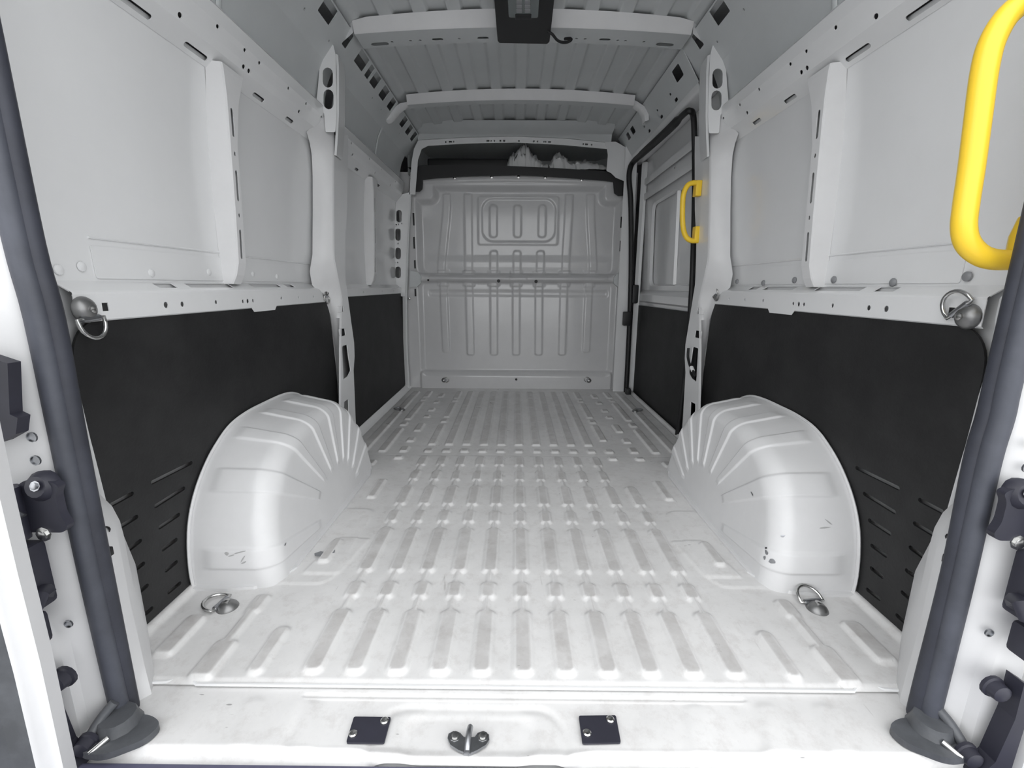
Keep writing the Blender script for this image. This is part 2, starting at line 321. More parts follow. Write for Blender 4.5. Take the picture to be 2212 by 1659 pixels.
# ================================================================== SIDE WALLS (mirrored)
SKIN = [(.985, .868), (.987, .95), (.984, 1.1), (.975, 1.3), (.958, 1.49), (.950, 1.52)]
RAIL = [(.955, 1.495), (.938, 1.512), (.926, 1.524), (.912, 1.538), (.903, 1.562), (.896, 1.584), (.890, 1.60), (.886, 1.64), (.895, 1.652), (.935, 1.665)]
UPSKIN = [(.925, 1.655), (.918, 1.70), (.90, 1.77), (.872, 1.826)]
CANT = [(.872, 1.826), (.757, 1.966)]
def wpx(u, v, x): p = PX(u, v, 'x', -x); return (p[1], p[2])      # left-wall pixel -> (y, z) at |x|
def skin_x(z): return float(np.interp(z, [q[1] for q in SKIN], [q[0] for q in SKIN]))
def build_wall(s, name):
    side = 'left' if s < 0 else 'right'
    W = empty(name, (s*.95, .95, 0), 'white pressed steel side wall of the van, %s hand' % side, 'wall', kind='structure')
    X = lambda x: s*x
    outer = mesh('outer_panel', [(X(1.05), .80, -.3), (X(1.05), 4.6, -.3), (X(1.05), 4.6, 1.6), (X(1.05), .80, 1.6), (X(.96), 4.6, 2.1), (X(.96), .80, 2.1)], [(0, 1, 2, 3), (3, 2, 4, 5)], PAINT, W, fix=False)
    ranges = [(.86, 2.34)] + ([(2.42, 3.738)] if s < 0 else [])
    loft('inner_panel_lower', [[(X(.985), y, -.05), (X(.985), y, .868)] for y in ((.90, 2.5) if s > 0 else (.90, 3.84))], PAINT, W)
    for (a, b) in ranges:
        loft('side_panel', [[(X(x), y, z) for x, z in SKIN] for y in np.linspace(a, b, 4)], PAINT, W)
        rail = RAIL
        # rail: two faces carry holes, the rest is folded sheet
        loft('upper_rail', [[(X(x), y, z) for x, z in RAIL[2:4]] for y in (a, b)], PAINT, W)
        up = loft('upper_rail_band', [[(X(x), y, z) for x, z in RAIL[4:5]+RAIL[5:6]] for y in (a, b)], PAINT, W)
        loft('upper_rail_top', [[(X(x), y, z) for x, z in RAIL[6:]] for y in (a, b)], PAINT, W)
        def face(nm, p0, p1, holes):
            d = np.array(p1)-np.array(p0); L = float(np.hypot(*d)); d = d/L; nrm = (-d[1], d[0])
            sheet(nm, [(a, 0), (b, 0), (b, L), (a, L)], holes, lambda y, t: (X(p0[0]+d[0]*t), y, p0[1]+d[1]*t), (X(.002), 0, .0015), PAINT, W)
        front = a > 2
        L0 = math.hypot(RAIL[1][0]-RAIL[0][0], RAIL[1][1]-RAIL[0][1])
        sl = [(1.19, 1.29), (1.42, 1.50), (1.755, 1.81), (1.985, 2.03)] if not front else [(2.78, 2.82), (3.2, 3.24)]
        face('upper_rail_slot_face', RAIL[0], RAIL[2], [capsule((q0, .021), (q1, .021), .0075) for q0, q1 in sl])
        ha = [1.36, 1.645, 1.675, 2.03] if not front else [2.65, 3.05, 3.4]
        face('upper_rail_hole_face', RAIL[3], RAIL[4], [ellipse((q, .012), .008, .007) for q in ha])
        hb = [1.50, 1.635, 1.72, 1.92, 2.07, 2.22] if not front else [2.6, 2.9, 3.15, 3.5]
        face('upper_rail_upper_face', RAIL[5], RAIL[6], [ellipse((q, .0085), .007, .0055) for q in hb])
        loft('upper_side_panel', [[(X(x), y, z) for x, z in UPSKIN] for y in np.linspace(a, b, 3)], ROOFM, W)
    # lower reinforcement flange on the side panel with dimples
    if True:
        fr = lambda y, z: (X(skin_x(z)-.003), y, z)
        for (a, b, z1) in ((1.06, 1.545, .945), (1.62, 2.2, .94)):
            sheet('panel_flange', roundpoly([(a, .872), (b, .872), (b-.01, z1), (a, z1)], .006), [], fr, (X(.002), 0, 0), PAINT, W)
            tube('panel_bead', [(X(skin_x(z1+.018)-.001), a+.0, z1+.018), (X(skin_x(z1+.018)-.001), b-.02, z1+.016)], .0035, PAINT, W, 6)
    # window-shaped border round the big panels
    # belt rail
    bpx = lambda u, v: wpx(u, v, .945)
    for (a, b) in ranges:
        front = a > 2
        a2 = .955 if not front else a; b2 = b-.06 if not front else b
        zb = .782 if not front else .80
        out = [(a2, .838), (a2, zb), (1.60, zb), (1.615, zb-.016), (1.755, zb-.016), (1.77, zb), (b2, zb), (b2, .838)] if not front else [(a2, .838), (a2, zb), (b2, zb), (b2, .838)]
        holes = []
        if not front:
            for u, v, r in ((394, 657, .0075), (467, 652.5, .0065), (525, 651, .0065), (535.5, 650.5, .008), (546.7, 649.6, .006), (608, 644, .006), (644.6, 642, .005), (676.7, 640.5, .005), (358.6, 658.7, .0085)):
                q = bpx(u, v); holes.append(ellipse((q[0], max(min(q[1], .824), .80)), r*.9, r, 10))
            q = bpx(227.7, 663); holes.append([(q[0]-.008, q[1]-.009), (q[0]+.008, q[1]-.009), (q[0]+.008, q[1]+.009), (q[0]-.008, q[1]+.009)])
        else: holes = [ellipse((y, .82), .006, .006, 8) for y in (2.8, 3.2, 3.5)]
        sheet('belt_rail', out, holes, lambda y, z: (X(.945), y, z), (X(.002), 0, 0), PAINT, W)
        loft('belt_rail_flange', [[(X(.945), y, zb+.002), (X(.952), y, zb-.004)] for y in (a2, b2)], PAINT, W)
        # sloping ledge with slots
        lx = lambda t: .951+t*.036; lz = lambda t: .846+t*.022/1.0
        loft('belt_ledge_edge', [[(X(.945), y, .837), (X(.9465), y, .843), (X(.951), y, .846)] for y in (a2, b2)], PAINT, W)
        hl = []
        if not front:
            for (u0, v0), (u1, v1) in (((337, 619), (379, 622)), ((406, 620), (500, 622)), ((543, 619), (605, 620)), ((617, 618), (634, 619))):
                y0 = wpx(u0, v0, .968)[0]; y1 = wpx(u1, v1, .968)[0]; hl.append(rrect(y0, .22, y1, .8, .012 if y1-y0 > .03 else .006))
        else: hl = [capsule((2.85, .5), (2.95, .5), .01), capsule((3.25, .5), (3.33, .5), .01)]
        hl2 = hl
        sheet('belt_ledge', [(a2, 0), (b2, 0), (b2, 1), (a2, 1)], hl2, lambda y, t: (X(lx(t)), y, lz(t)), (X(.0005), 0, -.0025), PAINT, W)
    # window strut (hat section) standing between belt ledge and upper rail
    zs = [.862, .89, .93, 1.1, 1.3, 1.42, 1.50, 1.515]; xi = [.958, .943, .932, .922, .913, .908, .909, .911]; xo = [skin_x(z) for z in zs]; wd = [.045, .045, .044, .04, .04, .062, .10, .11]
    for y0 in [1.53]+([3.0] if s < 0 else []):
        secs = [[(X(xo[i]), y0-.010, z), (X(xi[i]+.004), y0-.002, z), (X(xi[i]), y0+.003, z)] for i, z in enumerate(zs)]
        loft('window_strut_face', secs, PAINTW, W, ang=30)
        # inward face with slots follows the bend: one flat sheet per height step
        for i in range(len(zs)-1):
            z0, z1 = zs[i], zs[i+1]; h = []
            Lz = z1-z0
            if Lz > .05:
                if i == 2: h = [capsule((y0+.022, z0+.02), (y0+.022, z0+.10), .0065), ellipse((y0+.022, z0+.15), .005, .007, 8)]
                elif i == 3: h = [capsule((y0+.022, z0+.03), (y0+.022, z0+.11), .0065), ellipse((y0+.022, z0+.165), .005, .007, 8)]
                elif i == 4: h = [capsule((y0+.022, z0+.02), (y0+.022, z0+.09), .0065)]
            out = [(y0+.003, z0), (y0+wd[i], z0), (y0+wd[i+1], z1), (y0+.003, z1)]
            sheet('window_strut_web', out, h, lambda y, z: (X(xi[i]+(xi[i+1]-xi[i])*(z-z0)/Lz), y, z), (X(.002), 0, 0), PAINTW, W)
        loft('window_strut_return', [[(X(xi[i]), y0+wd[i], z), (X(xo[i]), y0+wd[i]+.006, z)] for i, z in enumerate(zs)], PAINT, W)
    # narrow rib on the upper side panel
    for yr in ([1.56] + ([3.12] if s < 0 else [])):
        tube('upper_panel_rib', [(X(x-.004), yr, z) for x, z in UPSKIN], .013, ROOFM, W, 8, flat=.4)
    # cantrail with lightening holes
    d = np.array(CANT[1])-np.array(CANT[0]); L = float(np.hypot(*d)); d = d/L
    yend = 3.80
    hc = [(1.62, .13), (1.86, .12), (2.09, .11), (2.31, .05)]
    hc += [(2.50, .12), (2.62, .055), (2.72, .095), (2.885, .095), (3.045, .08), (3.35, .085), (3.51, .085), (3.655, .075)] if s < 0 else []
    holes = [rrect(c-w/2, .108, c+w/2, .174, .005) for c, w in hc]
    holes += [ellipse((y, .07), .005, .005, 8) for y in (1.75, 1.97, 2.2)+((2.8, 2.97, 3.4) if s < 0 else ())]
    ye = yend if s < 0 else 2.46
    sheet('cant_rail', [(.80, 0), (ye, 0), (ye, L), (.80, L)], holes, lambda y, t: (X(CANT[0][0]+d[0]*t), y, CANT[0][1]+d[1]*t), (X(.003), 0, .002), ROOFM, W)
    # ---- C pillar
    # side plate: inclined plane |x| = .910 - .026 z
    px_ = lambda z: .910-.026*z
    def pp(u, v):
        x = .89
        for _ in range(4):
            q = PX(u, v, 'x', -x); x = px_(q[2])
        return (q[1], q[2])
    B = [pp(u, v) for u, v in ((741, 935), (737, 880), (737, 750), (738, 690), (741, 650), (733, 610), (723, 560), (722, 450), (722, 390), (722, 330), (722, 292))]
    Cc = [pp(u, v) for u, v in ((752, 292), (752, 330), (750, 450), (746, 520), (746, 600), (752, 645), (758, 690), (765, 740), (766, 770), (764, 800), (768, 900), (770, 938))]
    holes = []
    def hp(pts, r=.008): holes.append(roundpoly([pp(u, v) for u, v in pts], r))
    hp([(730, 662), (742, 660), (743, 673), (731, 676)]); hp([(733, 711), (745, 709), (747, 724), (735, 727)])
    hp([(739, 748), (750, 744), (753, 770), (758, 800), (752, 812), (742, 820)], .01); hp([(743, 868), (753, 862), (754, 895), (748, 908), (744, 905)], .008)
    if False: hp([(737, 519), (741, 518), (742, 546), (738, 547)], .004)
    plate = sheet('side_pillar_plate', B+Cc, holes, lambda y, z: (X(px_(z)), y, z), (X(.004), 0, 0), PAINT, W)
    # rear-facing flank of the pillar between plate edge and side panel
    flank = []
    A = [(.952, 2.30, 0), (.952, 2.31, .27), (.952, 2.315, .55), (.952, 2.30, .70), (.950, 2.245, .79), (.955, 2.12, .86), (.965, 2.13, .92), (.972, 2.19, 1.0), (.968, 2.225, 1.2), (.962, 2.24, 1.35), (.952, 2.225, 1.44), (.946, 2.20, 1.48), (.935, 2.15, 1.51), (.915, 2.17, 1.54), (.903, 2.21, 1.57), (.895, 2.235, 1.60)]
    zl = [a[2] for a in A]; Bz = sorted([(q[1], q[0]) for q in B])
    for i, a in enumerate(A):
        z = a[2]; yb = float(np.interp(z, [q[0] for q in Bz], [q[1] for q in Bz])); xb = px_(z)
        p0 = Vector((X(a[0]), a[1], z)); p2 = Vector((X(xb), yb, z)); p1 = Vector((X(xb+.006), yb-.014, z)); pm = p0.lerp(p1, .5)+Vector((X(-.002), -.004, 0))
        flank.append([p0, p0.lerp(pm, .5), pm, p1, p1.lerp(p2, .5)+Vector((X(-.001), -.001, 0)), p2])
    loft('side_pillar_flank', flank, PAINTW, W, ang=60)
    # upper bracket with two oval holes, rear-facing
    yq = 2.235
    def yq_(u, v): q = PX(u, v, 'y', yq); return (-q[0], q[2])
    out = roundpoly([yq_(u, v) for u, v in ((676, 92), (720, 96), (725, 120), (727, 250), (724, 285), (703, 285), (700, 245), (683, 222), (687, 185), (690, 150))], .006)
    ho = []
    for (u, v0, v1, r) in ((708, 158, 177, .0225), (709.5, 205, 224, .0225)):
        a_, b_ = yq_(u, v0), yq_(u, v1); ho.append(capsule(a_, b_, r))
    sheet('side_pillar_bracket', out, ho, lambda x, z: (X(x), yq, z), (0, .004, 0), PAINT, W)
    ue = [(PX(u, v, 'y', y), y) for u, v, y in ((725, 116, 2.236), (727, 150, 2.236), (727, 200, 2.236), (727, 245, 2.242), (725, 290, 2.26), (722, 335, 2.275))]
    loft('side_pillar_upper', [[(X(-p[0]), y, p[2]), (X(-p[0]-.007), y+.010, p[2]), (X(-p[0]+.006), y+.12, p[2]+.004)] for p, y in ue], PAINT, W, ang=30)
    return W
wall_left = build_wall(-1, 'wall_left'); wall_right = build_wall(1, 'wall_right')
# ================================================================== ROOF
def build_roof():
    R = empty('ceiling', (0, 2.3, 1.99), 'ribbed steel van roof seen from inside', 'ceiling', kind='structure')
    xs = np.arange(-.80, .8001, .006); ys = np.concatenate([np.arange(.80, 3.80, .01)]); X, Y = np.meshgrid(xs, ys, indexing='ij')
    Z = 2.035-.045*(X/.8)**2-.02*smooth01((np.abs(X)-.70)/.1)
    f = np.full_like(X, 9.)
    for k in range(10):
        cx = -.67+.149*k; f = np.minimum(f, sdrr(X, Y, cx, 2.30, .042, 1.37, .006))
    Z += .012*emb(f, .010)         # raised bands run over the bows and leave gaps above them
    for cx in np.arange(-.5955, .6, .149): Z -= .0*X
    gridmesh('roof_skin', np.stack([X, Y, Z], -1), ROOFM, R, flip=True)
    # rubber pads / shadow gaps at the band ends sit on the beams
    loft('roof_outer', [[(-1.0, y, 2.0), (-.8, y, 2.09), (0, y, 2.12), (.8, y, 2.09), (1.0, y, 2.0)] for y in (.75, 4.6)], PAINT, R)
    for s in (-1, 1): loft('roof_edge', [[(s*.752, y, 1.968), (s*.77, y, 1.975), (s*.80, y, 1.985), (s*.96, y, 2.05)] for y in (.80, 3.76)], ROOFM, R)
    def beam(y0, y1, zb, hw, label, holes, zt=.055, arch=.028):
        zc = lambda x: zb+arch*(1-(x/hw)**2)
        B = empty('roof_beam', (0, y0, zb)); B.parent = R; B.matrix_parent_inverse = Matrix.Translation(-Vector(R.location)); B['label'] = label
        xs_ = np.linspace(-hw, hw, 25)
        def lk(o): o.parent = B; o.matrix_parent_inverse = Matrix.Translation(-Vector((0, y0, zb))); return o
        rz = lambda x: float(2.035-.045*(x/.8)**2-.02*smooth01(np.array((abs(x)-.70)/.1)))
        lk(loft('beam_flank', [[(x, y0-.022, rz(x)+.0005), (x, y0-.016, rz(x)-.012), (x, y0-.003, zc(x)+.006), (x, y0+.004, zc(x))] for x in xs_], PAINTW))
        # underside with holes
        lk(sheet('beam_web', [(x, y0+.004) for x in xs_]+[(x, y1) for x in xs_[::-1]], holes, lambda x, y: (x, y, zc(x)), (0, 0, .003), ROOFM))
        lk(loft('beam_front', [[(x, y1, zc(x)), (x, y1+.01, rz(x)+.0005)] for x in xs_], ROOFM))
        return B
    def bh(u, v, zz): q = PX(u, v, 'z', zz); return q
    ym = 2.375
    h1 = [capsule((-.405, ym), (-.375, ym), .011), capsule((-.195, ym), (-.165, ym), .011), capsule((.365, ym), (.395, ym), .011)]
    h1 += [ellipse((x, ym), .007, .007, 8) for x in (-.60, -.515, -.47, -.29, .25, .29, .44, .475, .56)]
    h1 += [capsule((s*.66-.025, ym+.012), (s*.66+.025, ym+.012), .016) for s in (-1, 1)]
    beam(2.285, 2.415, 1.948, .745, 'white roof bow with oval holes, next to the lamp board', h1)
    beam(3.10, 3.165, 1.952, .70, 'plain white roof bow halfway to the bulkhead', [], .05, .03)
    for s in (-1, 1):   # corner gussets joining the bows to the cant rail
        mesh('bow_gusset', [(s*.745, 2.27, 2.005), (s*.745, 2.27, 1.945), (s*.82, 2.30, 1.91), (s*.835, 2.29, 1.875), (s*.80, 2.24, 1.975)], [(0, 1, 2, 4), (2, 3, 4)], PAINT, R)
    # second bow runs down the left side wall as a hoop
    hp = [PX(u, v, 'y', 3.12) for u, v in ((893, 222), (872, 226), (858, 236), (846, 252), (838, 258), (816, 262), (810, 270), (805, 290), (800, 312))]
    loft('roof_hoop_leg', [[(p[0]-.02, p[1]-.01, p[2]+.004), (p[0]+.004, p[1]-.012, p[2]-.004), (p[0]+.008, p[1], p[2]-.008), (p[0]+.008, p[1]+.045, p[2]-.008), (p[0]-.02, p[1]+.06, p[2])] for p in hp], PAINT, R, ang=30)
    hp = [(.64, 3.12, 1.992), (.70, 3.12, 1.975), (.75, 3.12, 1.945), (.775, 3.12, 1.91), (.78, 3.12, 1.87)]
    loft('roof_hoop_leg', [[(p[0]+.02, p[1]-.01, p[2]+.004), (p[0]-.004, p[1]-.012, p[2]-.004), (p[0]-.008, p[1], p[2]-.008), (p[0]-.008, p[1]+.045, p[2]-.008), (p[0]+.02, p[1]+.06, p[2])] for p in hp], PAINT, R, ang=30)
    # front header over the bulkhead, with rows of small holes
    hy = 3.74
    def hx(u, v): q = PX(u, v, 'y', hy); return (q[0], q[2])
    top = [hx(u, v) for u, v in ((903, 303), (1010, 297), (1115, 295), (1220, 299), (1320, 309))]
    bot = [hx(u, v) for u, v in ((1312, 322), (1215, 313), (1115, 308), (1010, 310), (925, 315))]
    outr = [hx(u, v) for u, v in ((884, 420), (889, 350), (894, 322), (903, 303))]
    inr = [hx(u, v) for u, v in ((925, 315), (911, 322), (903, 345), (897, 420))]
    holes = []
    for u, w_ in ((963, .004), (973, .012), (980, .004), (1054, .011), (1061, .004), (1068, .004), (1081, .006), (1089, .008), (1121, .006), (1153, .006), (1161, .005), (1175, .004), (1179, .004), (1187, .011), (1260, .004), (1267, .011), (1278, .005)):
        t = (u-925)/(1312-925); v = 315-4*7.*t*(1-t)*1.15+7*t-6.0; c = hx(u, v); holes.append([(c[0]-w_, c[1]-.006), (c[0]+w_, c[1]-.006), (c[0]+w_, c[1]+.006), (c[0]-w_, c[1]+.006)])
    sheet('header_flange', outr[:-1]+top+bot+inr[1:], holes, lambda x, z: (x, hy, z), (0, .004, 0), PAINT, R)
    sheet('header_post', [hx(u, v) for u, v in ((1306, 307), (1330, 306), (1372, 330), (1362, 392), (1350, 392), (1330, 384), (1320, 374), (1310, 369), (1313, 335), (1311, 322))], [], lambda x, z: (x, hy-.002, z), (0, .004, 0), PAINT, R)
    loft('header_top', [[(x, 3.60, 2.03), (x, 3.66, 1.985), (x, 3.72, 1.975), (x, hy, z+.002)] for x, z in top], ROOFM, R)
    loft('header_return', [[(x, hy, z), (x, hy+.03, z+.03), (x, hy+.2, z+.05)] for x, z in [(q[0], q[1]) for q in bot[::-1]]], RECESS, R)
    # rear header above the doors
    loft('rear_header', [[(x, .98, 2.02), (x, .90, 1.95), (x, .84, 1.90), (x, .78, 1.87), (x, .74, 1.90), (x, .74, 2.1)] for x in (-.95, .95)], PAINT, R)
    return R
build_roof()

# ================================================================== BULKHEAD
def build_bulkhead():
    W = empty('wall_front', (0, YB, 0), 'pressed grey-white steel bulkhead closing off the cab', 'wall', kind='structure')
    b = lambda u, v: (lambda q: (q[0], q[2]))(PX(u, v, 'y', YB))
    xs = np.arange(-.955, .9301, .006); zs = np.arange(-.01, 1.735, .006); X, Z = np.meshgrid(xs, zs, indexing='ij')
    D = np.zeros_like(X)            # + = towards the load space
    # main fields set back from the border
    up = sdrr(X, Z, -.005, 1.28, .80, .335, .07)
    notch = np.minimum(sdrr(X, Z, -.86, 1.66, .20, .145, .05), sdrr(X, Z, .86, 1.65, .20, .145, .05))
    up = np.maximum(up, -notch)
    D -= .06*emb(up, .05)
    lowf = sdrr(X, Z, -.012, .51, .80, .385, .05); D -= .03*emb(lowf, .045)
    # lower cross member
    lc = sdrr(X, Z, -.012, .06, .815, .085, .03); D += .0*D; D += .022*emb(lc, .02)
    # mid rail
    D += .02*emb(sdrr(X, Z, 0, .925, .88, .033, .01), .012)
    D += .006*emb(sdrr(X, Z, -.40, .925, .33, .018, .008), .006)*1+.006*emb(sdrr(X, Z, .40, .925, .33, .018, .008), .006)
    # lower ribs
    cl = [957.5, 1012.8, 1066.4, 1115, 1164.4, 1218.5, 1272.5]
    for u in cl:
        x0 = b(u, 640)[0]; x1 = b(u+(1115-u)*-.0, 765)[0]; tgt = b(1115+(u-1115)*(.965 if abs(u-1115) > 60 else .99), 760)
        t = np.clip((Z-.25)/.6, 0, 1); cx = tgt[0]+(x0-tgt[0])*t
        zl = b(u, 768 if abs(u-1115) < 130 else 762)[1]
        D += .010*emb(sdrr(X-cx, Z, 0, (zl+.885)/2, .030, (.885-zl)/2, .018), .014)
        D += .007*emb(sdrr(X-cx, Z, 0, .875, .048, .018, .008), .01); D += .007*emb(sdrr(X-cx, Z, 0, .968, .05, .016, .008), .01)
    # short ribs above the mid rail
    for u in (1066, 1117, 1168):
        x0 = b(u, 570)[0]; z1 = b(u, 541)[1]; D += .010*emb(sdrr(X, Z, x0, (z1+.96)/2, .030, (z1-.96)/2, .02), .014)
    # framed panel with three ribs
    c0 = b(1031, 421); c1 = b(1206, 528); fr = sdrr(X, Z, (c0[0]+c1[0])/2, (c0[1]+c1[1])/2, abs(c1[0]-c0[0])/2, abs(c0[1]-c1[1])/2, .02)
    D += .008*emb(fr, .014)
    c0 = b(1040, 426); c1 = b(1200, 521); fr = sdrr(X, Z, (c0[0]+c1[0])/2, (c0[1]+c1[1])/2, abs(c1[0]-c0[0])/2, abs(c0[1]-c1[1])/2, .09)
    D -= .010*emb(fr, .014)
    for u in (1065, 1118, 1172):
        x0 = b(u, 480)[0]; z0 = b(u, 511)[1]; z1 = b(u, 440)[1]; D += .010*emb(sdrr(X, Z, x0, (z0+z1)/2, .03, (z1-z0)/2, .026), .016)
    # long leaning ribs at the sides of the upper field
    for (ut, ub) in ((963, 952), (1009, 1011), (1232, 1223), (1279, 1283)):
        xt = b(ut, 412)[0]; xb = b(ub, 590)[0]; t = smooth01((Z-.95)/.62)
        D += .010*emb(sdrr(X-(xb+(xt-xb)*t), Z, 0, 1.27, .031, .31, .01), .016)
        D += .007*emb(sdrr(X-xb, Z, 0, .968, .05, .016, .008), .01)
    D += .012*emb(sdrr(X, Z, 0, 1.03, .76, .05, .02), .08)
    D -= .01*emb(sdrr(X, Z, 0, .80, .74, .02, .01), .03)
    # top flange
    D += .012*emb(sdrr(X, Z, 0, 1.685-.02*(X/.75)**2, .76, .022, .01), .015)
    P = np.stack([X, YB-D, Z], -1)
    keep = P
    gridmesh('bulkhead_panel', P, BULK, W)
    for u, v, r in ((1077, 607, .008), (1158, 608, .008), (925, 605, .005), (1115, 819.5, .012)):
        q = PX(u, v, 'y', YB-.03); lathe('bulkhead_hole', [(r*1.7, 0), (r*1.7, .0015), (r, .0018), (r*.98, -.004), (0, -.004)], q, (0, -1, 0), BULK if r > .01 else BLKPL, W, 12)
        if r > .01: lathe('bulkhead_hole_core', [(r*.8, 0), (r*.8, .003), (0, .003)], q, (0, -1, 0), BLKPL, W, 10)
    for u, v in ((982, 384), (1062, 382), (1120, 382), (1178, 383), (1257, 388), (881, 467), (880, 532), (1354, 472), (1354, 537), (1353, 595), (884, 645), (1351, 632), (1351, 651)):
        bolt('bolt', PX(u, v, 'y', YB-.016), (0, -1, 0), .0085, CHROME, W)
    for s_, pts in ((-1, ((893, 460, 487), (894, 512, 537), (896, 562, 580), (897, 624, 640))), (1, ((1343, 468, 492), (1341, 520, 543), (1341, 572, 590), (1338, 628, 642)))):
        for u, v0, v1 in pts:
            p, q = PX(u, v0, 'y', YB-.004), PX(u, v1, 'y', YB-.004)
            box('bulkhead_slot', (p[0]-.006, YB-.008, q[2]), (p[0]+.006, YB+.01, p[2]), BLKPL, W, .002)
    # side posts (B pillars) framing the bulkhead
    for s, cols in ((-1, ((872, 645), (862, 640), (860, 540), (861, 450), (868, 425))),):
        out = [(lambda q: (q[0], q[2]))(PX(u, v, 'y', 3.74)) for u, v in ((886, 415), (879, 520), (874, 640), (852, 640), (850, 560), (853, 470), (856, 432), (868, 420))]
        hl = []
        for (u, v0, v1) in ((862, 460, 474), (860, 500, 514), (860, 541, 554), (860, 582, 595)):
            p, q = PX(u, v0, 'y', 3.74), PX(u, v1, 'y', 3.74); hl.append(capsule((p[0], p[2]), (q[0], q[2]), .022))
        for u, v in ((861, 485), (856, 485), (868, 483), (860, 526), (859, 567), (853, 567)):
            p = PX(u, v, 'y', 3.74); hl.append(ellipse((p[0], p[2]), .006, .006, 8))
        sheet('front_pillar_plate', out, hl, lambda x, z: (x, 3.74, z), (0, .004, 0), PAINT, W)
        loft('front_pillar_back', [[(-1.05, 4.10, z), (-.96, 4.10, z), (-.955, 3.83, z)] for z in (-.05, 1.8)], PAINT, W)
        loft('front_pillar_edge', [[PX(u+o_, v, 'y', y_) for o_, y_ in ((-6, 3.75), (0, 3.74), (3, 3.75), (4, 3.80))] for u, v in ((886, 415), (880, 520), (876, 640), (877, 740), (882, 838))], PAINT, W)
    return W
build_bulkhead()
# ------------------------------------------------------------------ over-cab recess: shelf trim, cavity, crumpled film
def build_overcab():
    cav = empty('trim_1', (0, 4.1, 1.72), 'dark grey lined recess over the cab above the bulkhead', 'recess', kind='structure')
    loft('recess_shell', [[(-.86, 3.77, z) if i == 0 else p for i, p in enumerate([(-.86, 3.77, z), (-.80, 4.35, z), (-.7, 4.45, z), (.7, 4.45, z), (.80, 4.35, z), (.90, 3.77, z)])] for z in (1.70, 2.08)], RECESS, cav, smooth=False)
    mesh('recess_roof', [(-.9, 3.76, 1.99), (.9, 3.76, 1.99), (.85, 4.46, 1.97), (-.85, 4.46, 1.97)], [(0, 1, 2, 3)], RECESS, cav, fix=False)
    mesh('cab_closing_panel', [(-1.05, 4.58, -.3), (1.05, 4.58, -.3), (1.05, 4.58, 2.1), (-1.05, 4.58, 2.1)], [(0, 1, 2, 3)], GREYPL, cav, fix=False)
    sh = empty('overcab_shelf', (0, 3.8, 1.70), 'black plastic shelf trim along the top of the bulkhead', 'shelf')
    def bz(u, v, y): q = PX(u, v, 'y', y); return (q[0], q[2])
    y0 = 3.765
    top = [bz(u, v, y0) for u, v in ((897, 358), (1000, 355), (1115, 359), (1200, 363), (1300, 369), (1318, 372), (1330, 383), (1352, 389))]
    bot = [bz(u, v, y0) for u, v in ((1352, 422), (1336, 423), (1327, 417), (1325, 393), (1305, 390), (1250, 386), (1180, 381), (1115, 378), (1000, 381), (940, 385), (913, 388), (912, 408), (906, 414), (883, 414), (886, 385), (893, 372))]
    sheet('shelf_fascia', top+bot, [], lambda x, z: (x, y0, z), (0, .012, 0), BLKPL, sh)
    mesh('shelf_deck', [(-.86, 3.77, 1.752), (.86, 3.77, 1.735), (.8, 4.44, 1.72), (-.8, 4.44, 1.74)], [(0, 1, 2, 3)], BLKPL, sh, fix=False)
    q0, q1 = PX(925, 345, 'y', 3.98), PX(1098, 358, 'y', 3.98)
    bd = box('black_pad', (q0[0], 3.93, q1[2]-.02), (q1[0], 4.1, q0[2]), BLKPL, None, .018, 3)
    tag(bd, 'flat black pad on the overcab shelf, left of the crumpled film', 'pad')
build_overcab()
def film(name, pts, y, zb, label, seed):
    """crumpled sheet: ridge heights given as pixels (u, v_top)"""
    rnd = random.Random(seed); us = np.linspace(pts[0][0], pts[-1][0], 46); ridge = np.interp(us, [p[0] for p in pts], [p[1] for p in pts])
    n = 14; P = np.zeros((46, n, 3)); rs = np.random.RandomState(seed); nz = rs.rand(46, n)-.5; nz2 = rs.rand(16, 6)-.5
    for i, u in enumerate(us):
        top = PX(float(u), float(ridge[i]), 'y', y)
        for j in range(n):
            t = j/(n-1); prof = max(0, math.sin(math.pi*min(1, t*1.02)))**.6
            k = nz2[min(15, i//3), min(5, j//3)]
            P[i, j] = (top[0]+.012*nz[i, j], y-.09+.18*t+.03*k, zb+(top[2]-zb)*prof*(1+.5*k+.25*nz[i, j]) if prof > 0 else zb)
    P[:, :, 2] = np.maximum(P[:, :, 2], zb+.001)
    o = gridmesh(name, P, PAPER, None, smooth=False, flip=True); return tag(o, label, 'plastic film')
film('crumpled_film', [(1095, 358), (1101, 340), (1113, 336), (1122, 322), (1130, 319), (1137, 325), (1143, 323), (1150, 335), (1163, 345), (1172, 356), (1184, 358)], 3.92, 1.756, 'tall crumpled heap of clear film on the overcab shelf', 3)
film('crumpled_film', [(1186, 358), (1195, 342), (1204, 336), (1214, 337), (1224, 346), (1232, 352), (1243, 350), (1256, 352), (1268, 349), (1284, 354), (1298, 358), (1310, 362)], 3.92, 1.756, 'low spread-out crumpled film beside the taller heap', 9)
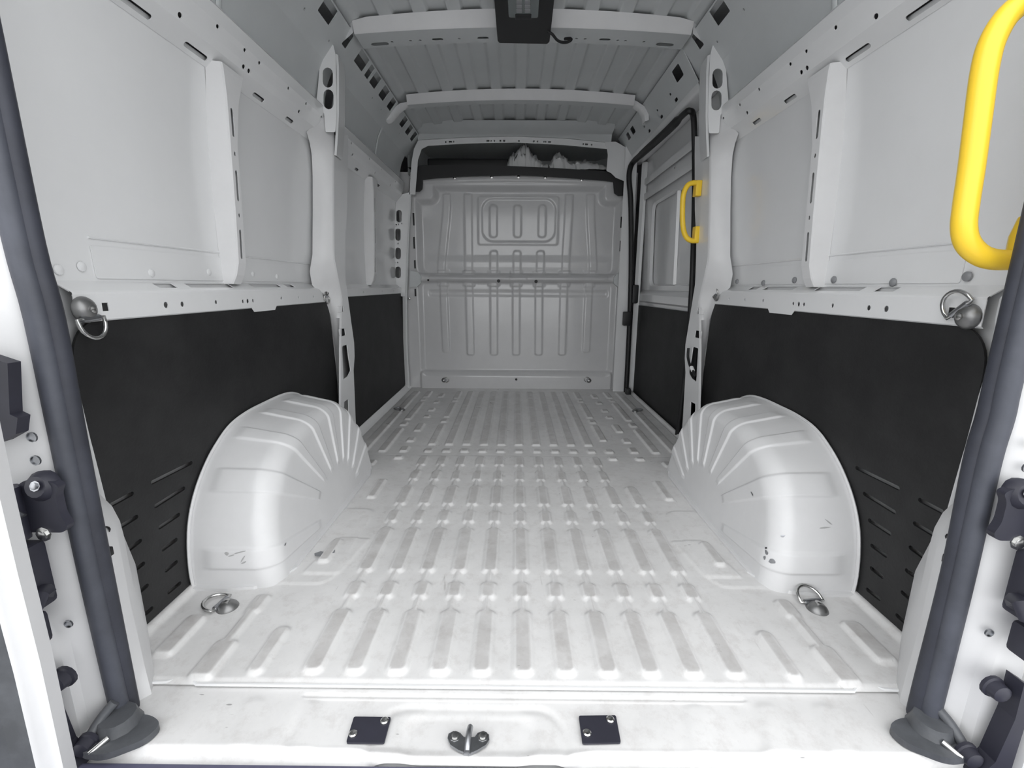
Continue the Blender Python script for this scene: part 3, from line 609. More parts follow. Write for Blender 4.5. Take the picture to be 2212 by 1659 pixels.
# ================================================================== WHEEL ARCHES
def build_arch(s, label):
    A = empty('wheel_arch', (s*.85, 1.675, .004), label, 'wheel arch', 'rear wheel arches')
    prof = catmull([(y, z, 0) for y, z in ((1.150, 0), (1.147, .06), (1.156, .139), (1.176, .209), (1.215, .276), (1.274, .338), (1.34, .384), (1.41, .416), (1.504, .431), (1.61, .434), (1.71, .434), (1.79, .427), (1.86, .407), (1.93, .368), (2.0, .305), (2.06, .22), (2.10, .13), (2.12, .06), (2.125, 0))], 8)
    nt_ = 420; pr = resample([(p[0], p[1]) for p in prof], nt_); t = np.linspace(0, 1, nt_)
    c = np.array([1.675, 0.]); rings = []
    xo, r, xin = .9495, .056, .700
    for x in np.linspace(xo, xin+r, 16): rings.append((x, 1., 0.))
    for k in range(1, 13):
        a = math.pi/2*k/12; rings.append((xin+r-r*math.sin(a), 1-.115*(1-math.cos(a)), math.sin(a)))
    for q in np.linspace(.872, .02, 34): rings.append((xin, q, 1.))
    bands = [(.065, .020, 0), (.215, .024, 1), (.335, .018, 1), (.445, .018, 1), (.545, .016, 1), (.635, .015, 1), (.725, .015, 1), (.815, .014, 1), (.90, .014, 1)]
    P = np.zeros((nt_, len(rings), 3))
    for k, (x, sc_, f) in enumerate(rings):
        rad = pr-c; rl = np.hypot(rad[:, 0], rad[:, 1])[:, None]; rad = rad/rl
        fade = smooth01((xo-.035-x)/.04) if f == 0 else smooth01((sc_-.42)/.04)
        d = np.zeros(nt_)
        for (bc, bw, kk) in bands: d += emb(np.abs(t-bc)-bw, .0055)
        d = .006*d*fade
        q_ = min(1., max(0., (.95-x)/.20)); pw = pr.copy(); pw[:, 1] *= 1-.07*q_*smooth01((pr[:, 0]-1.2)/.25); pw[:, 0] = c[0]+(pr[:, 0]-c[0])*(1-.15*q_*smooth01((pr[:, 0]-c[0])/.30))
        base = c+(pw-c)*sc_
        off = d[:, None]*rad*(1-f)
        P[:, k, 1] = base[:, 0]+off[:, 0]; P[:, k, 2] = np.maximum(base[:, 1]+off[:, 1], 0); P[:, k, 0] = s*(x-d*f+.11*P[:, k, 2]*smooth01((.95-x)/.24))
    gridmesh('arch_shell', P, PAINTW, A, flip=(s > 0))
    # flange spot-welded to the floor
    fl = [(x, y) for x, y in ((.948, 1.135), (.84, 1.135), (.77, 1.145), (.72, 1.175), (.69, 1.24), (.682, 1.6), (.684, 1.95), (.71, 2.04), (.77, 2.10), (.948, 2.14))]
    inn = [(x+.02 if x < .9 else x, y+(.02 if y < 1.3 else (-.02 if y > 1.99 else 0))) for x, y in fl]
    sheet('arch_flange', fl+inn[::-1], [], lambda x, y: (s*x, y, .004), (0, 0, .009), PAINTW, A)
    # rim where the arch meets the side lining
    tube('arch_rim', [(s*.944, p[0]-.004 if p[0] < 1.67 else p[0]+.004, p[1]+.002) for p in pr[::6]], .0045, PAINTW, A, 6)
    return A
build_arch(-1, 'white ribbed wheel arch on the left, below the panel with dark slots'); build_arch(1, 'white ribbed wheel arch on the right, with chipped paint near its base')
# scuffs and chipped paint on the right arch and left arch
def chip(u, v, ax, val, r, m, parent_label, nrm, seed):
    q = PX(u, v, ax, val); return q
# ================================================================== BLACK LINING PANELS
SL = [((329.7, 1041.7), (413, 1000)), ((336.8, 1093), (397, 1055)), ((345.6, 1139), (386, 1112)), ((352.7, 1186.7), (380.5, 1166)), ((359.5, 1232), (381, 1214.5)), ((365, 1279), (388.5, 1260)),
      ((241, 1090.6), (285, 1066.7)), ((262, 1137), (294.7, 1117)), ((274, 1190.7), (302.7, 1168.8)), ((282, 1238.3), (309.8, 1217.7)), ((292.7, 1286), (317.8, 1265.3)), ((303.9, 1335.6), (327.7, 1314.6))]
def lining(s, label):
    xl = .951
    out = roundpoly([(.945, .018), (.934, .786), (2.262, .786), (2.29, .70), (2.325, .25), (2.325, .018)], [0, .105, .01, .05, .02, 0], 10)
    hl = [capsule(wpx(*a, xl), wpx(*b, xl), .0055, 5) for a, b in SL]
    o = sheet('lining_panel', out, hl, lambda y, z: (s*xl, y, z), (s*.006, 0, 0), BLACK)
    return tag(o, label, 'lining panel', 'black hardboard side linings')
lining(-1, 'scuffed black slotted lining panel behind the left wheel arch'); lining(1, 'scuffed black slotted lining panel behind the right wheel arch')
o = sheet('lining_panel', roundpoly([(2.50, .035), (3.735, .035), (3.77, .06), (3.77, .80), (2.50, .797)], [0, .02, .02, .01, .01]), [], lambda y, z: (-.951, y, z), (-.006, 0, 0), BLACK)
tag(o, 'plain black lining panel between left pillar and bulkhead', 'lining panel', 'black hardboard side linings')
# ================================================================== SLIDING DOOR (right, front)
def build_slider():
    D = empty('door_1', (1.0, 3.1, 0), 'closed white sliding door seen from inside, right front', 'door', kind='structure')
    xa = .985
    loft('door_lower_panel', [[(xa, y, -.08), (xa, y, .74), (xa-.012, y, .752), (xa-.012, y, .80), (xa+.02, y, .835)] for y in (2.42, 3.80)], PAINT, D)
    o = [(2.42, .835), (3.80, .835), (3.80, 1.80), (2.42, 1.80)]
    win = rrect(2.60, .865, 3.56, 1.46, .06, 5)
    sheet('door_inner_frame', o, [win, capsule((3.62, 1.53), (3.66, 1.53), .008), ellipse((3.1, 1.60), .012, .008), ellipse((2.8, 1.62), .012, .008)], lambda y, z: (xa+.015-.03*(z-.835), y, z), (.004, 0, 0), PAINT, D)
    loft('door_window_edge', [[(xa+.015-.03*(z-.835), y, z), (xa+.035-.03*(z-.835), y+(.012 if y < 3.1 else -.012), z+(.012 if z < 1.2 else -.012))] for y, z in win+win[:1]], PAINT, D)
    mesh('door_skin', [(xa+.04, 2.42, .80), (xa+.04, 3.80, .80), (xa+.012, 3.80, 1.80), (xa+.012, 2.42, 1.80)], [(0, 1, 2, 3)], PAINT, D, fix=False)
    for yy, w_ in ((3.05, .022),):
        loft('door_strut', [[(xa+.038-.03*(z-.835), yy-w_, z), (xa+.02-.03*(z-.835), yy-w_+.008, z), (xa+.02-.03*(z-.835), yy+w_-.008, z), (xa+.038-.03*(z-.835), yy+w_, z)] for z in (.875, 1.16, 1.45)], PAINT, D)
    for z0 in (1.535, 1.64):
        loft('door_rail', [[(xa-.005-.03*(z0-.835), y, z0-.03), (xa-.010-.03*(z0-.835), y, z0-.018), (xa-.010-.03*(z0-.835), y, z0+.018), (xa+.008-.03*(z0-.835), y, z0+.03)] for y in (2.45, 3.7)], PAINT, D)
    # door opening step beside the floor
    loft('step_well', [[(.915, y, .004), (.925, y, -.002), (.930, y, -.03), (.962, y, -.045), (.99, y, -.05)] for y in (2.40, 3.82)], PAINT, D)
    ol = sheet('lining_panel', roundpoly([(2.46, -.04), (3.70, -.04), (3.725, -.01), (3.725, .715), (2.46, .722)], [0, .02, .02, .012, 0]), [], lambda y, z: (.966, y, z), (.006, 0, 0), BLACK)
    tag(ol, 'plain black lining panel on the sliding door at right', 'lining panel', 'black hardboard side linings')
    # aperture: rail above the door and post beside the bulkhead belong to the right wall
    W = wall_right
    q = lambda u, v, x: PX(u, v, 'x', x)
    d0, d1 = np.array([.757, 1.966]), np.array([.848, 1.822]); dd = d1-d0; L = float(np.hypot(*dd)); dd = dd/L
    hl = [rrect(2.53, .03, 2.63, .09, .01)]+[capsule((y, .10), (y+.012, .10), .006) for y in (2.74, 2.97, 3.25)]+[capsule((y, .145), (y+.03, .145), .008) for y in (2.70, 2.95, 3.20)]+[rrect(3.42, .03, 3.5, .075, .008), rrect(3.55, .03, 3.62, .075, .008)]
    sheet('cant_rail', [(2.44, 0), (3.80, 0), (3.80, L), (2.44, L)], hl, lambda y, t: (d0[0]+dd[0]*t, y, d0[1]+dd[1]*t), (.003, 0, .002), ROOFM, W)
    loft('door_aperture_flange', [[(.848, y, 1.822), (.856, y, 1.80), (.868, y, 1.788), (.93, y, 1.78), (.97, y, 1.80)] for y in (2.44, 3.80)], PAINT, W)
    loft('door_aperture_post', [[(.80, 3.72, z+.0), (.875, 3.715, z), (.893, 3.72, z), (.90, 3.76, z), (.90, 3.84, z)] for z in (-.05, 1.5, 1.68, 1.98)], PAINT, W)
    loft('door_aperture_post_edge', [[(.93, 3.72, z), (.95, 3.70, z), (.97, 3.70, z), (.985, 3.74, z)] for z in (-.05, 1.78)], PAINT, W)
    # black rubber seal round the aperture
    path = [PX(1459, 975, 'x', .945), PX(1481, 800, 'x', .945), PX(1493, 650, 'x', .945), PX(1499, 500, 'x', .945), PX(1501, 380, 'x', .945), PX(1500, 300, 'x', .93), PX(1498, 252, 'x', .905), PX(1491, 240, 'x', .875), PX(1478, 246, 'x', .862), PX(1440, 284, 'x', .862), PX(1385, 334, 'x', .862), PX(1368, 350, 'y', 3.69), PX(1361, 365, 'y', 3.70), PX(1359, 390, 'y', 3.70), PX(1363, 450, 'y', 3.70), PX(1363, 600, 'y', 3.70), PX(1358, 740, 'y', 3.70), PX(1352, 850, 'y', 3.70)]
    sp = catmull(path, 6); seal = empty('door_seal', path[-1], 'black rubber seal framing the sliding door opening', 'seal')
    tube('seal_strip', sp, [.016 if p.y < 2.72 else (.024 if p.y < 3.5 else .021) for p in sp], BLKPL, seal, 8)
    qq = PX(1357, 688, 'y', 3.69); box('latch_block', (qq[0]-.045, 3.655, qq[2]-.055), (qq[0]+.02, 3.70, qq[2]+.055), BLKPL, seal, .008)
    qq = PX(1372, 640, 'y', 3.70); box('latch_block', (qq[0]-.03, 3.67, qq[2]-.055), (qq[0]+.02, 3.72, qq[2]+.09), BLKPL, seal, .012)
    qq = PX(1357, 852, 'y', 3.62); box('latch_block', (qq[0]-.02, 3.60, qq[2]-.02), (qq[0]+.02, 3.66, qq[2]+.05), BLKPL, seal, .01)
    return D
build_slider()
# ================================================================== REAR APERTURE (D pillars), seals, hinges
def seal_path(s, lobe):
    if s < 0: pts = {0: ((35, 520), (80, 689), (134, 952), (192, 1230), (262, 1540)), 1: ((67, 520), (113, 689), (163, 952), (219, 1230), (280, 1530))}[lobe]
    else: pts = {0: ((2186, 800), (2164, 900), (2135, 1000), (2083, 1238), (2025, 1476), (2008, 1545)), 1: ((2160, 800), (2136, 900), (2107, 1000), (2058, 1238), (1997, 1476), (1980, 1545))}[lobe]
    y = .757 if lobe == 0 else .775
    P = [PX(u, v, 'y', y) for u, v in pts]; top = P[0]
    P = [(top[0], y+.01, 1.80), (top[0], y, 1.5), (top[0], y, (top[2]+1.5)/2)]+P; return P
def build_rear(s):
    side = 'left' if s < 0 else 'right'; n = '2' if s < 0 else '3'
    T = empty('trim_'+n, (s*.85, .76, 0), 'white rear door pillar and jamb at the %s edge' % side, 'pillar', kind='structure')
    X = lambda x: s*x
    sx = lambda z: abs(float(np.interp(z, [q[2] for q in seal_path(s, 1)[::-1]], [q[0] for q in seal_path(s, 1)[::-1]])))
    zs = [-.03, .1, .3, .5, .7, .76, .80, .84, .88, .95, 1.2, 1.5, 1.95]
    wall_x = [.953]*6+[.945, .955, .98, .985, .98, .955, .86]; wall_y = [.97, .965, .955, .945, .932, .93, .93, .94, .94, .93, .92, .92, .92]
    secs = []
    for z, wx, wy in zip(zs, wall_x, wall_y):
        a = sx(z)+.006; secs.append([(X(wx), wy, z), (X(wx-.01), wy-.028, z), (X((wx+a)/2+.01), (wy+.785)/2, z), (X(a+.012), .795, z), (X(a), .778, z), (X(a+.012), .77, z)])
    loft('pillar_inner', secs, PAINT, T, ang=50)
    # lower corner post in front of the lining
    e = [(.0, PX(333, 1488, 'y', .822)), (.1, PX(313, 1410, 'y', .832)), (.22, PX(290, 1310, 'y', .842)), (.36, PX(263, 1170, 'y', .855)), (.385, PX(255, 1140, 'y', .862)), (.41, PX(238, 1108, 'y', .872)), (.44, PX(205, 1076, 'y', .885))]
    secs = []
    for i, (zz, q) in enumerate(e):
        z = q[2]; ex = abs(q[0]); ey = q[1]; a = sx(z)+.01
        secs.append([(X(a), .782, z), (X(ex+.0), ey-.008, z), (X(ex+.006), ey, z), (X(ex+.02), ey+.028, z), (X(.953), .99, z) if i < 3 else (X(ex+.025), ey+.032, z)])
    secs.insert(0, [(p[0], p[1], -.03) for p in secs[0]])
    loft('pillar_post', secs, PAINTW, T, ang=45)
    for u, v in ((236, 1140),):
        q = PX(u, v, 'y', .845); lathe('post_hole', [(.008, 0), (.008, .002), (.006, .002), (.006, -.003), (0, -.003)], (X(abs(q[0])), q[1]-.008, q[2]), (-s*.5, -.85, 0), BLKPL, T, 10)
    for u, v in ((231, 1192), (266, 1386)):
        q = PX(u, v, 'y', .815); box('post_clip', (X(abs(q[0]))-.010, .795, q[2]-.008), (X(abs(q[0]))+.010, .82, q[2]+.010), BLKPL, T, .002)
    # outer jamb with pressed steps
    zj = [-.10, -.03, .02, .10, .20, .24, .27, .40, .55, .70, .74, .80, 1.0, 1.4, 1.9]
    ow = [.905, .905, .905, .905, .91, .935, .945, .95, .95, .95, .94, .93, .92, .905, .88]
    secs = []
    for z, o in zip(zj, ow):
        a = sx(z)+.018; st = .012*smooth01((.25-z)/.04)
        secs.append([(X(a-.01), .768, z), (X(a+.004), .752, z), (X(a+.02+st), .742-st*.3, z), (X((a+o)/2), .732-st, z), (X(o-.015), .722-st, z), (X(o), .705, z), (X(o+.004), .67, z), (X(o+.03), .655, z)])
    loft('jamb_face', secs, PAINTW, T, ang=40)
    loft('jamb_flange', [[(X(.935), .66, z), (X(1.0), .655, z), (X(1.05), .69, z), (X(1.05), .82, z)] for z in (-.30, 1.0, 2.05)], PAINT, T, ang=40)
    for u, v, r in ((70, 944, .009), (78, 994, .009), (149, 1347, .008)):
        q = PX(u, v, 'y', .728); lathe('jamb_hole', [(r, 0), (r, .003), (r*.85, .003), (r*.85, .0005), (0, .0005)], (X(abs(q[0]+.0)), .7285, q[2]), (0, -1, 0), STEELD, T, 12)
    if s < 0: sheet('jamb_dark_patch', [(lambda q: (q[0], q[2]))(PX(u, v, 'y', .70)) for u, v in ((-60, 760), (16, 785), (21, 895), (38, 903), (34, 938), (0, 957), (-60, 965))], [], lambda x, z: (x, .70, z), (0, .02, 0), NAVYPL, T)  # flat dark patch at the outer edge of the left jamb
    # seal
    S = empty('rear_door_seal', (X(.80), .76, 0), 'grey rubber door seal running down the %s rear pillar' % side, 'seal', 'rear door seals')
    for lobe, m, r in ((0, RUBBER, .0165), (1, RUBBERD, .0175)):
        P = catmull(seal_path(s, lobe), 5)
        tube('seal_lobe', P, r, m, S, 10)
    # moulded foot of the seal on the sill
    fq = PX(272, 1582, 'z', 0) if s < 0 else PX(1996, 1590, 'z', 0)
    fx, fy = fq[0], fq[1]
    out = roundpoly([(-.055, -.045), (.0, -.052), (.055, -.02), (.062, .012), (.03, .03), (-.03, .035), (-.06, .0)], .02)
    Fo = empty('seal_foot', (fx, fy, -.008), 'moulded grey rubber foot of the door seal on the %s sill corner' % side, 'seal foot', 'seal feet')
    kx = 1 if s < 0 else -1
    sheet('foot_base', [(fx+kx*p[0], fy+p[1]) for p in out], [], lambda x, y: (x, y, -.006), (0, 0, .014), GREYPL, Fo)
    tube('foot_collar', [(fx+kx*(-.02+.0*t), fy+.01, .0+.03*t) for t in (0, .5, 1)], [.04, .034, .03], GREYPL, Fo, 12)
    tube('foot_rib', catmull([(fx+kx*-.05, fy-.03, .008), (fx+kx*-.045, fy-.0, .03), (fx+kx*-.03, fy+.02, .05)], 4), .009, GREYPL, Fo, 8)
    tube('foot_tab', [(fx+kx*-.03, fy-.045, .004), (fx+kx*-.012, fy-.022, .014)], .006, CHROME, Fo, 8)
    # lower hinge
    hq = PX(98, 1098, 'y', .715); hx = abs(hq[0]); hz = hq[2]
    Hn = empty('door_hinge', (X(hx), .72, hz-.05)); Hn.parent = T; Hn.matrix_parent_inverse = Matrix.Translation(-Vector(T.location)); Hn['label'] = 'black steel door hinge'
    out = roundpoly([(-.045, -.042), (.03, -.042), (.04, -.03), (.03, -.01), (.03, .03), (.04, .045), (.02, .055), (-.02, .055), (-.045, .03)], .012)
    sheet('hinge_leaf', [(X(hx-p[0]) if s < 0 else X(hx-p[0]), p[1]+hz) for p in out], [], lambda x, z: (x, .722, z), (0, -.014, 0), NAVYPL, Hn)
    lathe('hinge_boss', [(.026, 0), (.026, .010), (.018, .02), (.0, .022)], (X(hx-.004), .722, hz+.04), (0, -1, .25), NAVYPL, Hn, 14)
    tube('hinge_barrel', [(X(hx+.04), .70, hz-.05), (X(hx+.04), .70, hz+.045)], .016, NAVYPL, Hn, 12)
    tube('hinge_arm', catmull([(X(hx+.035), .70, hz+.01), (X(hx+.06), .66, hz-.02), (X(hx+.075), .60, hz-.05)], 4), [.022]*4+[.02]*4+[.018], GREYPL, Hn, 10)
    bolt('hinge_bolt', (X(hx-.008), .700, hz+.048), (0, -1, .3), .006, STEELD, Hn); bolt('hinge_bolt', (X(hx+.005), .708, hz-.045), (0, -1, 0), .009, CHROME, Hn)
    # dark plastic check strap box below the hinge
    cq = PX(62, 1240, 'y', .70); cx, cz = abs(cq[0]), cq[2]
    K = empty('door_check', (X(cx), .70, cz-.1), 'dark plastic door check strap box under the %s hinge' % side, 'door check', 'door checks')
    box('check_body', (min(X(cx-.028), X(cx+.05)), .66, cz-.06), (max(X(cx-.028), X(cx+.05)), .715, cz+.06), NAVYPL, K, .008)
    box('check_body', (min(X(cx-.02), X(cx+.05)), .655, cz-.13), (max(X(cx-.02), X(cx+.05)), .70, cz-.07), NAVYPL, K, .008)
    tube('check_arm', [(X(cx-.03), .69, cz-.03), (X(cx-.045), .672, cz-.02), (X(cx-.038), .664, cz-.045)], [.016, .012, .01], NAVYPL, K, 8)
    # rubber buffers
    for j, (u, v, r) in enumerate(((133, 1468, .017), (186, 1610, .017))):
        q = PX(u, v, 'y', .69); Bf = lathe('rubber_buffer', [(r*1.2, 0), (r*1.2, .006), (r, .008), (r*.9, .022), (r*.5, .026), (0, .026)], (X(abs(q[0])), .70, q[2]), (0, -1, 0), NAVYPL, None, 14)
        tag(Bf, ('round black rubber door buffer at %s, ' % side)+('halfway up the lower jamb' if j == 0 else 'down by the seal foot'), 'buffer', 'rubber door buffers')
    return T
build_rear(-1); build_rear(1)
# dark lower corner mouldings and bumper
def corner(s):
    q = [PX(u, v, 'y', .70) for u, v in ((88, 1440), (112, 1425), (128, 1500), (165, 1590), (205, 1628), (190, 1634), (140, 1634))]
    o = sheet('corner_moulding', [(abs(p[0])*s, p[2]) for p in q], [], lambda x, z: (x, .70, z), (0, -.03, 0), NAVYPL)
    tag(o, 'dark plastic corner moulding at the foot of the %s jamb' % ('left' if s < 0 else 'right'), 'moulding', 'corner mouldings')
corner(-1); corner(1)
bm_ = box('rear_bumper', (-.98, .40, -.40), (.98, .682, -.022), BUMPER, None, .008, 3); tag(bm_, 'blue-grey plastic rear bumper step below the sill', 'bumper')
# left rear door, swung open past the camera
def rear_door():
    D = empty('door_2', (-.97, .6, -.2), 'open left rear door seen edge-on at the picture edge', 'door', kind='structure')
    y0 = .60; e = [PX(u, v, 'y', y0) for u, v in ((168, 1800), (136, 1656), (87, 1432), (38, 1238), (0, 1078), (-60, 800), (-100, 620))]
    loft('door_edge', [[(p[0]-.012, y0+.03, p[2]), (p[0], y0, p[2]), (p[0]-.012, y0-.006, p[2]), (p[0]-.014, y0-.016, p[2]), (p[0]-.018, y0-.022, p[2])] for p in e], PAINTW, D, ang=60)
    loft('door_trim_panel', [[(p[0]-.018, y0-.022, p[2]), (p[0]-.05, y0-.026, p[2]), (p[0]-.20, y0-.20, p[2]), (p[0]-.55, -.15, p[2])] for p in e], GREYPL, D, ang=30)
    loft('door_outer_skin', [[(p[0]-.012, y0+.03, p[2]), (p[0]-.10, y0+.02, p[2]), (p[0]-.62, -.12, p[2])] for p in e], PAINT, D, ang=30)
    return D
rear_door()
# ================================================================== SMALL THINGS
def frame_of(n):
    n = Vector(n).normalized(); t = Vector((0, 0, 1)) if abs(n.z) < .9 else Vector((0, 1, 0)); a = t.cross(n).normalized(); b = n.cross(a); return n, a, b
def lashing(p, n, ang, label, group, r=.026, ring=.034, tilt=.35, m=CHROME, sag=0):
    """domed cup bolted to the sheet with a D-ring hinged at its edge; ang = direction of the ring in the plane"""
    n, a, b = frame_of(n); p = Vector(p); T = empty('lashing_ring', p, label, 'lashing ring', group)
    lathe('cup', [(r*1.05, 0), (r*1.05, r*.12), (r*.9, r*.4), (r*.6, r*.68), (r*.25, r*.8), (0, r*.82)], p, n, CUPM, T, 20)
    lathe('stud', [(r*.3, r*.7), (r*.3, r*.95), (r*.15, r*1.02), (0, r*1.02)], p, n, CHROME, T, 10)
    d = math.cos(ang)*a+math.sin(ang)*b; e = n.cross(d)
    c0 = p+d*r*.75+n*r*.45; out = (d*math.cos(tilt)+n*math.sin(tilt)).normalized()
    pts = []
    for k in range(13):
        t = math.pi*k/12; pts.append(c0+e*ring*math.cos(t)*.92+out*(ring*1.25*math.sin(t)**.8))
    pts = [c0+e*ring*.6]+pts+[c0-e*ring*.6]
    tube('ring', pts, ring*.13, m, T, 8, closed=True)
    tube('hinge_pin', [c0-e*ring*.62, c0+e*ring*.62], ring*.2, STEELD, T, 8)
    return T
gw = 'lashing rings on the side walls'; gf = 'lashing rings on the floor'; gb = 'small lashing rings on the bulkhead'
q = PX(180, 668, 'x', -.943); lashing((-.944, q[1], q[2]), (1, 0, 0), -1.5, 'big shiny D-ring hanging down, left wall near the door', gw, tilt=.12)
q = PX(701, 640, 'x', -.93); lashing((-.943, 2.222, .822), (1, 0, 0), -1.6, 'small-looking lashing ring on the left belt rail beside the pillar', gw, .02, .028, tilt=.12)
q = PX(2093, 684, 'x', .943); lashing((.944, q[1], q[2]), (-1, 0, 0), 2.3, 'big shiny D-ring folded upwards, right wall near the door', gw, tilt=.12)
lashing((.943, 2.222, .815), (-1, 0, 0), .9, 'small-looking lashing ring on the right belt rail beside the pillar', gw, .02, .026, tilt=.2)
q = PX(492, 1312, 'z', .004); lashing((q[0], q[1], .002), (0, 0, 1), 3.0, 'steel lashing ring on the floor behind the left wheel arch', gf, .026, .036, .15)
q = PX(1765, 1316, 'z', .004); lashing((q[0], q[1], .002), (0, 0, 1), 1.7, 'steel lashing ring on the floor behind the right wheel arch', gf, .026, .036, .5)
q = PX(868, 887, 'z', .005); lashing((q[0], q[1], .008), (0, 0, 1), 3.0, 'dull dark lashing ring on the far left floor', gf, .022, .03, .1, STEELD)
q = PX(1372, 890, 'z', .005); lashing((q[0], q[1], .008), (0, 0, 1), .3, 'dull dark lashing ring on the far right floor', gf, .022, .03, .1, STEELD)
q = PX(959, 821, 'y', YB-.022); lashing((q[0], YB-.0225, q[2]), (0, -1, 0), math.pi if False else 0.2, 'small lashing ring low on the bulkhead, left one', gb, .02, .024, .1)
q = PX(1272, 822, 'y', YB-.022); lashing((q[0], YB-.0225, q[2]), (0, -1, 0), 2.6, 'small lashing ring low on the bulkhead, right one', gb, .02, .024, .1)
# ---- yellow grab handles
def handle_big():
    T = empty('grab_handle', (.90, .83, .9), 'big yellow grab handle by the right rear door', 'grab handle', 'yellow grab handles')
    y = .835; pts = [PX(u, v, 'y', y) for u, v in ((2300, 0), (2235, -5), (2180, 30), (2145, 85), (2127, 150), (2112, 260), (2099, 360), (2087, 440), (2082, 490), (2090, 525), (2115, 550), (2150, 561), (2200, 561), (2265, 556))]
    P = catmull(pts, 6); tube('grip', P, [.0178]*len(P), YEL, T, 14)
    tube('foot', [PX(2195, 575, 'y', .865), PX(2212, 510, 'y', .87), PX(2222, 470, 'y', .875)], [.018, .02, .014], YEL, T, 10)
    tube('foot', [PX(2330, -60, 'y', .865), PX(2320, 0, 'y', .87), PX(2300, 40, 'y', .875)], [.018, .02, .014], YEL, T, 10)
handle_big()
def handle_small():
    y = 2.36; f = lambda u, v, yy=y: PX(u, v, 'y', yy)
    T = empty('grab_handle', f(1509, 520), 'smaller yellow grab handle on the right pillar by the sliding door', 'grab handle', 'yellow grab handles')
    P = catmull([f(1512, 396), f(1498, 395), f(1486, 400), f(1477, 418), f(1474.5, 445), f(1475, 485), f(1480, 508), f(1491, 519), f(1509, 520)], 5)
    tube('grip', P, .0125, YEL, T, 10)
    for a, b in (((1509.5, 390), (1508.5, 424)), ((1507, 489), (1505, 524))):
        p, q_ = f(*a), f(*b); box('foot', (p[0]-.014, y-.012, q_[2]), (p[0]+.014, y+.03, p[2]), YEL, T, .004)
handle_small()
# ---- lamp board under the roof with its light unit
def lamp():
    z = 1.944; a = [PX(u, v, 'z', z) for u, v in ((1062, -70), (1075, 88), (1079, 93), (1182, 95), (1187, 90), (1205, -70))]
    T = empty('roof_lamp', (.015, 2.2, z), 'black board with a dim load-area lamp fixed under the roof', 'lamp')
    sheet('board', roundpoly([(p[0], p[1]) for p in a], .006), [], lambda x, y: (x, y, z), (0, 0, .014), BLKPL, T)
    zz = z-.018; lo = [PX(u, v, 'z', zz) for u, v in ((1094, -60), (1099, 38), (1162, 39), (1168, -60))]
    ln = sheet('light_unit', roundpoly([(p[0], p[1]) for p in lo], .012), [], lambda x, y: (x, y, zz), (0, 0, .018), LENS, T)
    for k in range(2):
        for j in range(7):
            u0 = 1115+k*18; v0 = -38+j*9.6; p0, p1 = PX(u0, v0+8.0, 'z', zz-.001), PX(u0+13, v0, 'z', zz-.001)
            box('light_cell', (p0[0], p1[1] if p1[1] < p0[1] else p0[1], zz-.003), (p1[0], max(p0[1], p1[1]), zz+.002), CLIPM, ln, .002, 1)
    p0, p1 = PX(1113, 41, 'z', zz-.001), PX(1148, 31, 'z', zz-.001); box('switch', (p0[0], min(p0[1], p1[1]), zz-.005), (p1[0], max(p0[1], p1[1]), zz+.002), BLKPL, T, .002)
    pts = catmull([PX(1183, 68, 'z', 1.944), PX(1193, 74, 'z', 1.935), PX(1203, 86, 'z', 1.925), PX(1213, 91, 'z', 1.925), PX(1225, 91, 'z', 1.93), PX(1234, 86, 'z', 1.94), PX(1231, 83, 'z', 1.948), PX(1220, 84, 'z', 1.958)], 6)
    tube('cable', pts, .006, BLKPL, T, 8)
lamp()
# ---- striker plates and latch on the sill
def striker(px, screws, label):
    z = -.010; P = [PX(u, v, 'z', z) for u, v in px]; c = sum((np.array(p) for p in P))/4
    T = empty('strike_plate', (c[0], c[1], z), label, 'strike plate', 'strike plates on the sill')
    sheet('plate', roundpoly([(p[0], p[1]) for p in P], .004), [], lambda x, y: (x, y, z+.001), (0, 0, .004), NAVYPL, T)
    for u, v in screws:
        q = PX(u, v, 'z', z); lathe('screw', [(.0085, 0), (.0085, .002), (.006, .004), (.0025, .0035), (0, .003)], (q[0], q[1], z+.005), (0, 0, 1), CHROME, T, 12)
striker(((765, 1552), (845, 1553), (830, 1609), (748, 1608)), ((831, 1562), (763, 1590)), 'dark square strike plate with two screws, left of the latch')
striker(((1250, 1550), (1330, 1549), (1341, 1608), (1258, 1610)), ((1318, 1559), (1268, 1588)), 'dark square strike plate with two screws, right of the latch')
def latch():
    z = -.014; T = empty('latch_striker', (-.108, .72, z), 'grey steel latch hook with two screws in the middle of the sill', 'latch')
    P = [PX(u, v, 'z', z) for u, v in ((967, 1600), (969, 1590), (980, 1584), (994, 1588), (1002, 1597), (1010, 1598), (1026, 1597), (1032, 1588), (1045, 1584), (1056, 1592), (1057, 1603), (1050, 1614), (1030, 1626), (1012, 1634), (990, 1625), (973, 1614))]
    sheet('base_plate', [(p[0], p[1]) for p in P], [], lambda x, y: (x, y, z), (0, 0, .006), STEELD, T)
    for u, v in ((983, 1596), (1043, 1596)): q = PX(u, v, 'z', z); bolt('screw', (q[0], q[1], z+.006), (0, 0, 1), .007, CHROME, T)
    a = PX(1012, 1600, 'z', z); tube('hook', catmull([(a[0], a[1]-.025, z+.005), (a[0], a[1]-.018, z+.012), (a[0]+.001, a[1]+.0, z+.017), (a[0]+.002, a[1]+.018, z+.012)], 5), [.006]*16, STEELD, T, 8)
    tube('keeper', [(a[0], a[1]-.03, z+.004), (a[0], a[1]-.005, z+.008)], .007, STEELD, T, 8)
latch()
